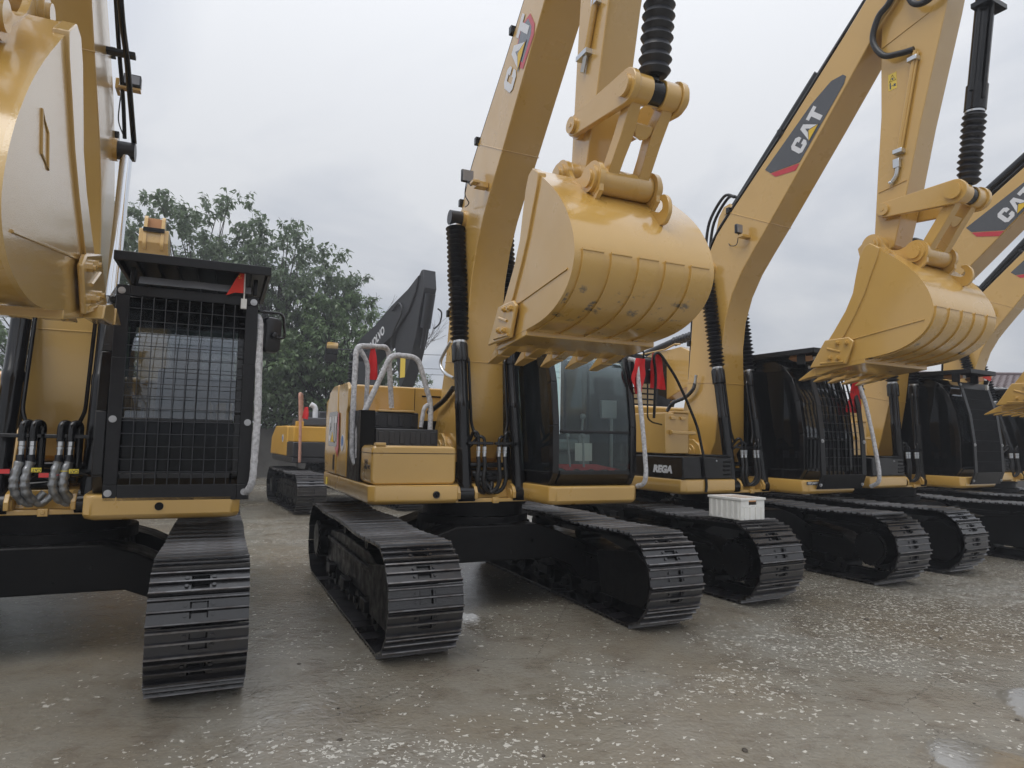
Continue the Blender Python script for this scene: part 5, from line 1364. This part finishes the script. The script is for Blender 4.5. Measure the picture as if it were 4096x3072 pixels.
m = MB(); m.box(-w2 - .012, w2 + .012, -l2 - .012, -l2 + .014, hh + .001, hh + .028); m.box(-w2 - .012, w2 + .012, l2 - .014, l2 + .012, hh + .001, hh + .028); m.box(-w2 - .012, -w2 + .014, -l2 + .014, l2 - .014, hh + .001, hh + .028); m.box(w2 - .014, w2 + .012, -l2 + .014, l2 - .014, hh + .001, hh + .028)
obj('crate_rim', m, 'white_plastic', cr, bevel=.004)
for s in (-1, 1):
    for x in (-.13, -.045, .045, .13):
        m = MB(); m.box(x - .010, x + .010, s * l2 - .016 * (s < 0), s * l2 + .016 * (s > 0), .012, .14); obj('crate_rib', m, 'white_plastic', cr)
    for k in range(6):
        y = -.2 + k * .08; m = MB(); m.box(s * w2 - .018 * (s < 0), s * w2 + .018 * (s > 0), y - .009, y + .009, .012, .20); obj('crate_rib', m, 'white_plastic', cr)
m = MB(); m.box(-w2 + .02, w2 - .02, -l2 + .02, l2 - .02, .195, .202); obj('crate_board', m, 'tan_paint', cr)

# ------------------------------------------------------------------ machines behind the row
def sc12(p, k=1.2): return (p[0] * k, p[1] * k, 1.748 + (p[2] - 1.748) * k)


def K2(p, k=1.2): return (p[0] * k, 1.748 + (p[1] - 1.748) * k)


vo = thing('excavator', 'dark grey excavator with VOLVO lettering on its folded boom behind the row', 'excavator', (-5.04, 23.4, 0), .60)
make_undercarriage(vo, .32, simple=True)
m = MB(); m.box(-1.5, 1.5, -.8, 2.6, 1.1, 1.35); m.box(-1.5, 1.45, .9, 2.8, 1.351, 2.6); obj('body', m, 'volvo_grey', vo, bevel=.05)
m = MB(); m.box(.45, 1.5, -.9, .8, 1.351, 3.2); cb_ = obj('cab', m, 'volvo_grey', vo, bevel=.06); m = MB(); m.box(.55, 1.4, -.915, -.902, 1.7, 3.0); obj('windscreen', m, 'black_glass', cb_)
be = [(-.35, 1.5), (-.40, 2.6), (-.28, 3.3), (-.12, 3.87), (-.75, 4.11), (-2.02, 4.50), (-2.9, 5.0), (-3.3, 5.45)]
ba = [(.5, 1.5), (.75, 2.6), (.95, 3.5), (.95, 4.38), (.24, 4.69), (-.74, 4.92), (-1.85, 5.32), (-2.86, 5.60), (-3.45, 5.85)]
m = MB(); m.prism([K2(p) for p in be + ba[::-1]], 'x', -.26, .26); vb = obj('boom', m, 'volvo_grey', vo, bevel=.015, smooth=30)
# serif letters run up the boom
o = Vector(K2((-.74, 4.28))); u = (Vector(K2((-1.62, 4.66))) - o).normalized(); v = Vector((u.y, -u.x)); v = -v if v.y < 0 else v
UP = v; LN = .62
ang = math.atan2(u.y, -u.x)
Mv = Matrix(((0, 0, -1, -.263), (u.x, v.x, 0, o.x + (u.x * .36 + v.x * .14)), (u.y, v.y, 0, o.y + (u.y * .36 + v.y * .14)), (0, 0, 0, 1)))
text('lettering', 'VOLVO', .42, Mv @ Matrix.Translation((-.0, 0.02, 0)), 'decal_white', vb, bold=.012, sx=.86)
st = [(-2.60, 3.10), (-2.42, 3.05), (-2.30, 3.5), (-2.05, 4.15), (-2.12, 4.45), (-2.80, 5.30), (-3.1, 5.62), (-3.50, 5.98), (-3.62, 5.98), (-3.70, 5.5), (-3.50, 5.0), (-3.30, 4.3), (-2.95, 3.6)]
m = MB(); m.prism([K2(p) for p in st], 'x', -.20, .22); vs_ = obj('stick', m, 'volvo_grey', vo, bevel=.02, smooth=30)
m = MB(); p0, p1 = Vector((.0, *K2((-3.72, 5.35)))), Vector((.0, *K2((-3.35, 4.0)))); m.cyl(p0, p0.lerp(p1, .62), .16, 18); m.cyl(p0.lerp(p1, .6), p1, .06, 12); obj('bucket_cylinder', m, 'rubber', vs_)
m = MB(); m.tube(smooth_path([(-.3, *K2((-2.0, 5.15))), (-.32, *K2((-2.45, 5.28))), (-.33, *K2((-2.65, 5.0))), (-.33, *K2((-2.1, 4.45))), (-.3, *K2((-2.05, 4.1))), (-.27, *K2((-2.2, 3.9)))], 8), .028, 8); obj('hose', m, 'dark_panel', vs_)
m = MB(); m.tube(smooth_path([(.24, *K2((-3.75, 5.0))), (.36, *K2((-3.78, 4.9))), (.36, *K2((-3.7, 4.65))), (.24, *K2((-3.6, 4.5)))], 6), .025, 8); obj('hose', m, 'hose_rubber', vs_)
m = MB(); m.box(-.205, -.203, *[K2((-2.75, 0))[0], K2((-2.45, 0))[0]], K2((0, 3.3))[1], K2((0, 3.85))[1]); obj('warning_sticker', m, 'sticker_yellow', vs_)
m = MB(); bellows(m, sc12((-.72, -.5, 3.2)), sc12((-.72, -.5, 3.85)), .13, .19, .11); m.cyl(sc12((-.72, -.5, 1.6)), sc12((-.72, -.5, 3.2)), .12, 16); m.cyl(sc12((-.82, -.5, 3.98)), sc12((-.3, -.5, 3.98)), .12, 16); obj('boom_cylinder', m, 'rubber', vo)
mm = MB(); rr_ = rounded_rect(-.21, .21, -.32, .32, .07)
c0 = Vector(sc12((-1.37, -.5, 4.08))); mm.loft([[c0 + Vector((p[0], .05 - p[1] * .25, p[1])) for p in rr_], [c0 + Vector((p[0], -.03 - p[1] * .25, p[1])) for p in rr_]]); mi_ = obj('mirror', mm, 'rubber', vo, smooth=40)
mm = MB(); mm.loft([[c0 + Vector((p[0] * .92, -.036 - (p[1] * .6 + .11) * .25, p[1] * .6 + .11)) for p in rr_], [c0 + Vector((p[0] * .92, -.033 - (p[1] * .6 + .11) * .25, p[1] * .6 + .11)) for p in rr_]]); obj('mirror_glass', mm, 'mirror_glass', mi_, smooth=0)
m = MB(); m.tube([sc12((-1.37, -.46, 4.15)), sc12((-.6, -.46, 4.2)), sc12((-.3, -.46, 4.2))], .025, 8); obj('mirror_arm', m, 'black_paint', mi_)

fy = thing('excavator', 'yellow and dark grey excavator with a pale orange grab rail far back by the wall', 'excavator', (-4.29, 17.06, 0), .50)
make_undercarriage(fy, .32)
m = MB(); m.box(-1.38, 1.3, -.70, 2.2, 1.08, 1.22); m.box(-1.38, -.30, -.72, .1, 1.221, 1.58); obj('lower_body', m, 'dark_panel', fy, bevel=.02)
m = MB(); m.box(-1.15, -.5, -.728, -.721, 1.28, 1.52); obj('toolbox_door', m, 'dark_panel', fy, bevel=.004)
m = MB(); m.box(-1.36, -.32, -.60, .1, 1.582, 1.95); tk = obj('fuel_tank', m, 'far_yellow_paint', fy, bevel=.02)
for x, z in ((-.48, 1.86), (-.48, 1.66)): m = MB(); m.cyl((x, -.612, z), (x, -.60, z), .02, 10); obj('cap', m, 'dark_panel', tk)
m = MB(); m.box(-1.30, -1.12, -.55, -.40, 1.952, 2.08); obj('filler', m, 'far_yellow_paint', tk, bevel=.01)
m = MB(); m.prism([(.14, 1.221), (.14, 1.96), (.5, 1.98), (1.9, 1.98), (2.5, 1.7), (2.6, 1.221)], 'x', -1.37, 1.25); hd = obj('side_panel', m, 'far_yellow_paint', fy, bevel=.03)
m = MB(); m.prism(circle(.75, 1.66, .10, 18), 'x', -1.376, -1.372); obj('round_sticker', m, 'decal_white', hd, smooth=0); m = MB(); m.prism(circle(.75, 1.66, .06, 14), 'x', -1.3785, -1.3765); obj('sticker_disc', m, 'emblem_blue', hd, smooth=0)
m = MB(); m.prism([(.3, 1.985), (.36, 2.2), (1.6, 2.2), (1.7, 1.985)], 'x', -1.0, .9); obj('engine_cover', m, 'dark_panel', fy, bevel=.03)
m = MB(); m.tube(fillet([(-.55, .9, 2.2), (-.55, .9, 2.50), (-.68, .9, 2.56)], .1), .07, 12); obj('exhaust_pipe', m, 'white_paint', fy)
rail(fy, [(-1.22, -.74, 1.10), (-1.24, -.76, 1.9), (-1.28, -.70, 2.74), (-1.16, -.35, 2.74), (-1.10, -.20, 1.97)], .035, 'orange_wrap', 'handrail')
m = MB(); m.box(.35, 1.3, -.9, .8, 1.221, 2.6); obj('cab', m, 'dark_panel', fy, bevel=.05)
m = MB(); m.prism([(-.2, 1.3), (-.35, 2.1), (.35, 2.15), (.5, 1.3)], 'x', -.22, .22); obj('boom_foot', m, 'far_yellow_paint', fy, bevel=.01)
cloth('red_cloth', 'faded red cloth tied low on the far pale orange grab rail', 'cloth', [Vector((-4.95, 15.85, 2.42)), Vector((-4.98, 15.85, 2.28)), Vector((-5.0, 15.85, 2.15))], [Vector((-4.87, 15.85, 2.42)), Vector((-4.85, 15.85, 2.28)), Vector((-4.86, 15.85, 2.12))], group=RG, fold=.01, seed=9)

be_ = thing('excavator', 'yellow excavator behind the left cab with only its raised arm end showing', 'excavator', (-8.7, 16.2, 0), .40)
make_undercarriage(be_, .30, simple=True)
m = MB(); m.box(-1.36, 1.36, -.8, 2.5, 1.1, 1.3); m.box(-1.36, 1.36, .6, 2.5, 1.301, 2.2); obj('body', m, 'far_yellow_paint', be_, bevel=.05)
m = MB(); m.box(.40, 1.40, -1.0, .6, 1.301, 2.9); obj('cab', m, 'white_paint', be_, bevel=.06)
m = MB(); m.prism([(.0, 1.3), (-.4, 3.0), (-1.3, 4.9), (-2.3, 6.05), (-2.62, 6.05), (-2.66, 5.75), (-1.95, 4.75), (-1.2, 3.0), (-.8, 1.3)], 'x', -.28, .28); bb = obj('boom', m, 'yellow_paint', be_, bevel=.015, smooth=30)
m = MB(); m.box(-.2, .2, -2.70, -2.55, 5.98, 6.06)
obj('boom_end', m, 'undercarriage_black', bb)
for s in (-1, 1):
    m = MB(); m.prism(capsule((-2.60, 5.72), (-2.48, 6.26), .12, .10), 'x', s * .13, s * .20); obj('clevis_ear', m, 'yellow_paint', bb, bevel=.008, smooth=30)
m = MB(); m.box(-.19, .19, -2.42, -2.36, 5.95, 6.34); obj('clevis_back', m, 'tan_paint', bb, bevel=.006)

mb_ = thing('excavator', 'yellow excavator turned away in the second row with a black slotted cab guard', 'excavator', (3.4, 15.0, 0), .5 + PI)
make_undercarriage(mb_, .30, simple=True)
V_ = Matrix.Rotation(PI, 4, 'Z')


def vobj(name, m, mm_, parent, **kw):
    m.v = [tuple(V_ @ Vector(p)) for p in m.v]; return obj(name, m, mm_, parent, **kw)


m = MB(); m.box(-1.36, 1.36, -1.9, 1.5, 1.1, 1.3); m.box(-1.36, 1.36, -2.0, -1.1, 1.301, 2.1); vobj('body', m, 'yellow_paint', mb_, bevel=.05)
m = MB(); m.prism([(.6, 1.5), (.5, 3.0), (.2, 3.62), (-.14, 3.73), (-.79, 3.75), (-1.04, 3.77), (-1.3, 3.66), (-2.6, 3.2), (-3.6, 2.3), (-3.7, 2.1), (-3.3, 2.0), (-2.4, 2.6), (-1.2, 2.9), (-.4, 2.6), (-.3, 1.5)], 'x', -.40, -.02); vb2 = vobj('boom', m, 'yellow_paint', mb_, bevel=.012, smooth=30)
m = MB(); m.cyl((-.05, .45, 3.80), (-.05, -.45, 3.97), .085, 16); bellows(m, (-.05, -.45, 3.97), (-.05, -1.3, 4.08), .075, .10, .09); vobj('stick_cylinder', m, 'rubber', mb_)
m = MB(); m.tube([(-.42, .3, 3.72), (-.42, -.6, 3.76), (-.42, -.9, 3.84), (-.42, -1.05, 3.82)], .02, 8); vobj('hydraulic_line', m, 'yellow_paint', vb2)
m = MB(); m.prism([(-.62, 3.53), (.10, 3.52), (.17, 3.46), (.02, 3.30), (-.42, 2.36), (-.5, 1.31), (-.80, 1.31), (-.68, 2.4)], 'y', -.62, -.58)
m.prism([(.16, 3.48), (.20, 3.44), (-.26, 2.36), (-.42, 1.6), (-.46, 1.6), (-.30, 2.36)], 'y', -.62, -.58); m.box(-1.45, .12, -.58, .6, 3.50, 3.56)
m.box(-1.40, -1.34, -.62, -.56, 1.31, 3.5); m.box(-1.4, -.45, -.55, .6, 1.31, 2.3)
cg = vobj('cab', m, 'black_paint', mb_, bevel=.01)
for k in range(13):
    t = (k + .5) / 13; m = MB(); x = -.40 + .44 * t; z = 2.38 + .95 * t; m.prism([(x, z), (x + .14, z + .05), (x + .14, z + .075), (x, z + .025)], 'y', -.615, -.585); vobj('guard_bar', m, 'black_paint', cg)
for k in range(9):
    z = 2.40 + k * .115; m = MB(); m.box(-1.34, -.64, -.61, -.59, z, z + .035); vobj('guard_bar', m, 'black_paint', cg)

# ------------------------------------------------------------------ wall, house, cables
wl = thing('concrete_wall', 'low dark stained concrete wall behind the parked excavators', 'wall', (4, 27.2, 0))
m = MB(); m.box(-40, 34, 0, .25, 0, 2.0); obj('wall_body', m, 'concrete_wall', wl)
for k in range(25):
    x = -40 + k * 3; m = MB(); m.box(x, x + .3, -.08, .33, 0, 2.06); obj('pier', m, 'concrete_wall', wl, bevel=.01)
hs = thing('house', 'low house with a wavy dark red tiled roof at the right edge', 'house', (25, 30, 0), -.06)
m = MB(); m.box(-6.5, 8, 0, 6, 0, 4.35); obj('house_wall', m, 'house_wall', hs)
m = MB(); m.box(-7, 8.5, -.62, -.5, 4.30, 4.46); obj('gutter', m, 'dark_panel', hs)
NX, NR = 300, 9; m = MB(); vs = []
rows = []
for r in range(NR):
    for e in (0, 1):
        t = (r + e * .98) / NR; y = -.6 + t * 3.9; z = 4.46 + t * 1.0 + (1 - e) * .05
        rows.append([(-7 + 15.5 * i / NX, y, z + .035 * math.sin(2 * PI * i / 6)) for i in range(NX + 1)])
vs = [p for r in rows for p in r]; W1 = NX + 1
m.add(vs, [(r * W1 + i, r * W1 + i + 1, (r + 1) * W1 + i + 1, (r + 1) * W1 + i) for r in range(len(rows) - 1) for i in range(NX)])
rf = obj('roof_tiles', m, 'roof_tile', hs, smooth=30, kind='stuff')
m = MB(); m.tube([(-7, 3.3, 5.52), (8.5, 3.3, 5.52)], .10, 10); obj('ridge', m, 'roof_tile', hs)
for x in (-4.5, -1.5, 1.5, 4.5):
    m = MB(); m.box(x - .6, x + .6, -.03, -.001, 1.2, 2.6); obj('window', m, 'black_glass', hs)
for i, (z, dy) in enumerate(((7.9, 0), (6.9, .3), (6.5, .6))):
    m = MB(); m.tube([(-34 + 4 * k, 48 + dy, z + .6 * ((k - 8) / 8) ** 2 - .02 * k) for k in range(17)], .018, 6); tag(obj('power_cable', m, 'cable'), ('topmost of three thin power cables crossing the sky', 'middle one of three thin power cables crossing the sky', 'lowest of three thin power cables crossing the sky')[i], 'cable', 'power cables in the distance')

# ------------------------------------------------------------------ trees
def leafy(root_name, label, loc, H, Rc, seed, n_cl, low=.30, mat_='leaf', leaf=.25, flat=1.0, group='leafy trees beyond the wall'):
    rnd = random.Random(seed)
    r = thing(root_name, label, 'tree', loc, group=group)
    tm = MB(); th = H * .42
    tp = [Vector((0, 0, 0)), Vector((rnd.uniform(-.2, .2), rnd.uniform(-.2, .2), th * .5)), Vector((rnd.uniform(-.4, .4), rnd.uniform(-.3, .3), th)), Vector((rnd.uniform(-.5, .5), 0, H * .8))]
    sp = smooth_path(tp, 5); tm.tube(sp, .2, 8, rr=[.20 * (1 - .85 * i / len(sp)) + .02 for i in range(len(sp))]); obj('trunk', tm, 'bark', r)
    bmb = MB(); lm = MB(); cls = []
    for k in range(n_cl):
        while True:
            p = Vector((rnd.uniform(-1, 1), rnd.uniform(-1, 1), rnd.uniform(-1, 1)))
            if p.length < 1 and (p.length > .45 or rnd.random() < .35): break
        q = p.length; bump = 1 + .22 * math.sin(p.x * 5 + seed) * math.cos(p.y * 4 + p.z * 5 + seed * 2)
        c = Vector((p.x * Rc * bump, p.y * Rc * bump, H * (low + 1) / 2 + p.z * H * (1 - low) / 2 * bump * .97))
        cls.append(c)
    for c in cls:
        base = sp[min(len(sp) - 1, int(len(sp) * max(.25, min(.98, (c.z / H) * .75))))]
        if rnd.random() < .30:
            mid = base.lerp(c, .5) + Vector((rnd.uniform(-.3, .3), rnd.uniform(-.3, .3), -.25)); pt = smooth_path([base, mid, c], 4)
            bmb.tube(pt, .03, 5, rr=[.05 * (1 - i / len(pt)) + .008 for i in range(len(pt))])
        # a clump: a few twigs with drooping leaves
        out = Vector((c.x, c.y, (c.z - H * .5) * .8)).normalized()
        for t_ in range(rnd.randint(3, 5)):
            d = (out + Vector((rnd.uniform(-.9, .9), rnd.uniform(-.9, .9), rnd.uniform(-.2, .9)))).normalized(); Lt = rnd.uniform(.45, .95)
            e = c + d * Lt; (bmb.tube([c, c.lerp(e, .5) + Vector((0, 0, .05)), e], .007, 3) if t_ < 2 else None)
            for l in range(rnd.randint(6, 9)):
                b = c.lerp(e, rnd.uniform(.25, 1.02)) + Vector((rnd.uniform(-.1, .1), rnd.uniform(-.1, .1), rnd.uniform(-.06, .06)))
                a = rnd.uniform(0, 2 * PI); dr = rnd.uniform(-1.1, .15); ld = Vector((math.cos(a) * math.cos(dr), math.sin(a) * math.cos(dr), math.sin(dr)))
                sd_ = ld.cross(Vector((rnd.uniform(-.4, .4), rnd.uniform(-.4, .4), 1))).normalized(); s_ = leaf * rnd.uniform(.7, 1.25)
                nn = sd_.cross(ld) * s_ * .08
                tipd = ld * s_ + Vector((0, 0, -s_ * .15))
                lm.add([b, b + ld * s_ * .38 + sd_ * s_ * .30 + nn, b + tipd, b + ld * s_ * .38 - sd_ * s_ * .30 + nn], [(0, 1, 2, 3)])
    obj('branches', bmb, 'bark', r, kind='stuff')
    me = bpy.data.meshes.new('crown'); me.from_pydata(lm.v, [], lm.f); me.materials.append(MAT[mat_])
    obj('crown', me, None, r, kind='stuff')
    return r


leafy('broadleaf_tree', 'tallest broadleaf tree with drooping leaves rising behind the left cab', (-14.9, 30.5, 0), 12.4, 4.1, 11, 440)
leafy('broadleaf_tree', 'broad rounded leafy tree right of the left cab', (-10.6, 30.8, 0), 11.4, 3.6, 12, 400)
leafy('broadleaf_tree', 'smaller pale green tree beside the grey boom', (-7.9, 29.6, 0), 7.9, 3.0, 13, 330, .16, 'leaf_light', .25)
leafy('broadleaf_tree', 'leafy tree glimpsed between the black cylinders at the left edge', (-19.8, 29.5, 0), 10.5, 4.2, 14, 330, .08, 'leaf_light', .25)
leafy('broadleaf_tree', 'low dense tree filling the gap below the taller crowns', (-12.2, 28.9, 0), 6.2, 3.6, 15, 330, .10, 'leaf', .24)
leafy('small_tree', 'small distant tree low between the grey stick and the middle boom', (-6.1, 42, 0), 5.6, 1.3, 16, 70, .3, 'leaf', .2, group=None)
bt = thing('bare_tree', 'bare leafless tree with fine twigs behind the grey boom', 'tree', (-7.2, 33, 0))
tm = MB(); bm_ = MB(); rnd = random.Random(5)


def grow(p, d, L_, r_, depth):
    e = p + d * L_; mid = p.lerp(e, .5) + Vector((rnd.uniform(-.06, .06), rnd.uniform(-.06, .06), 0)) * L_
    (tm if depth == 0 else bm_).tube([p, mid, e], r_, 5 if depth < 3 else 3, rr=[r_, r_ * .85, r_ * .65])
    if depth >= 6: return
    for k in range(2 if depth < 1 else rnd.choice((2, 2, 3))):
        nd = (d + Vector((rnd.uniform(-.7, .7), rnd.uniform(-.5, .5), rnd.uniform(-.1, .35)))).normalized()
        grow(e if k < 2 else mid, nd, L_ * rnd.uniform(.62, .86), max(.008, r_ * .62), depth + 1)


grow(Vector((0, 0, 0)), Vector((.03, 0, 1)), 2.7, .14, 0); grow(Vector((.3, 0, 0)), Vector((-.12, 0, 1)).normalized(), 2.4, .12, 0)
obj('trunk', tm, 'bark', bt); obj('branches', bm_, 'bark', bt, kind='stuff')

# ------------------------------------------------------------------ rain mist
m = MB(); m.box(-60, 75, -8, 75, -1, 15)
hm = bpy.data.materials.new('mist'); hm.use_nodes = True; hm.node_tree.nodes.clear()
o_ = hm.node_tree.nodes.new('ShaderNodeOutputMaterial'); pv = hm.node_tree.nodes.new('ShaderNodeVolumePrincipled')
pv.inputs['Color'].default_value = (.93, .95, 1, 1); pv.inputs['Density'].default_value = .0027; pv.inputs['Anisotropy'].default_value = .2
hm.node_tree.links.new(pv.outputs[0], o_.inputs['Volume']); MAT['mist'] = hm
obj('haze', m, 'mist', smooth=0, kind='stuff')

# ------------------------------------------------------------------ mud clods dropped by the tracks
rnd = random.Random(21); m = MB()
for k in range(48):
    a = rnd.random()
    x, y = rnd.uniform(-2.2, 5.5), rnd.uniform(3.6, 9.0)
    r_ = rnd.choice((.005, .007, .009, .012, .019))
    m.ball((x, y, r_ * .25), r_, 0, 6, (rnd.uniform(.8, 1.8), rnd.uniform(.8, 1.5), rnd.uniform(.4, .7)))
mat('mud', (0.06, 0.048, 0.036), 0.6)
obj('mud_clods', m, 'mud', smooth=60, kind='stuff')
bk_ = thing('bucket', 'small white plastic bucket on the ground behind the middle undercarriage', 'bucket', (.72, 11.3, 0))
m = MB(); m.lathe((0, 0, 0), (0, 0, .34), [(0, .12), (.02, .125), (.92, .15), (.93, .158), (1, .158)], 20); obj('bucket_body', m, 'white_plastic', bk_)
m = MB(); m.tube([(.158 * math.cos(a * PI / 10), .16 * math.sin(a * PI / 10) * .35 - .1, .32 + .0 * a) for a in range(11)], .006, 6); obj('handle', m, 'zinc', bk_)
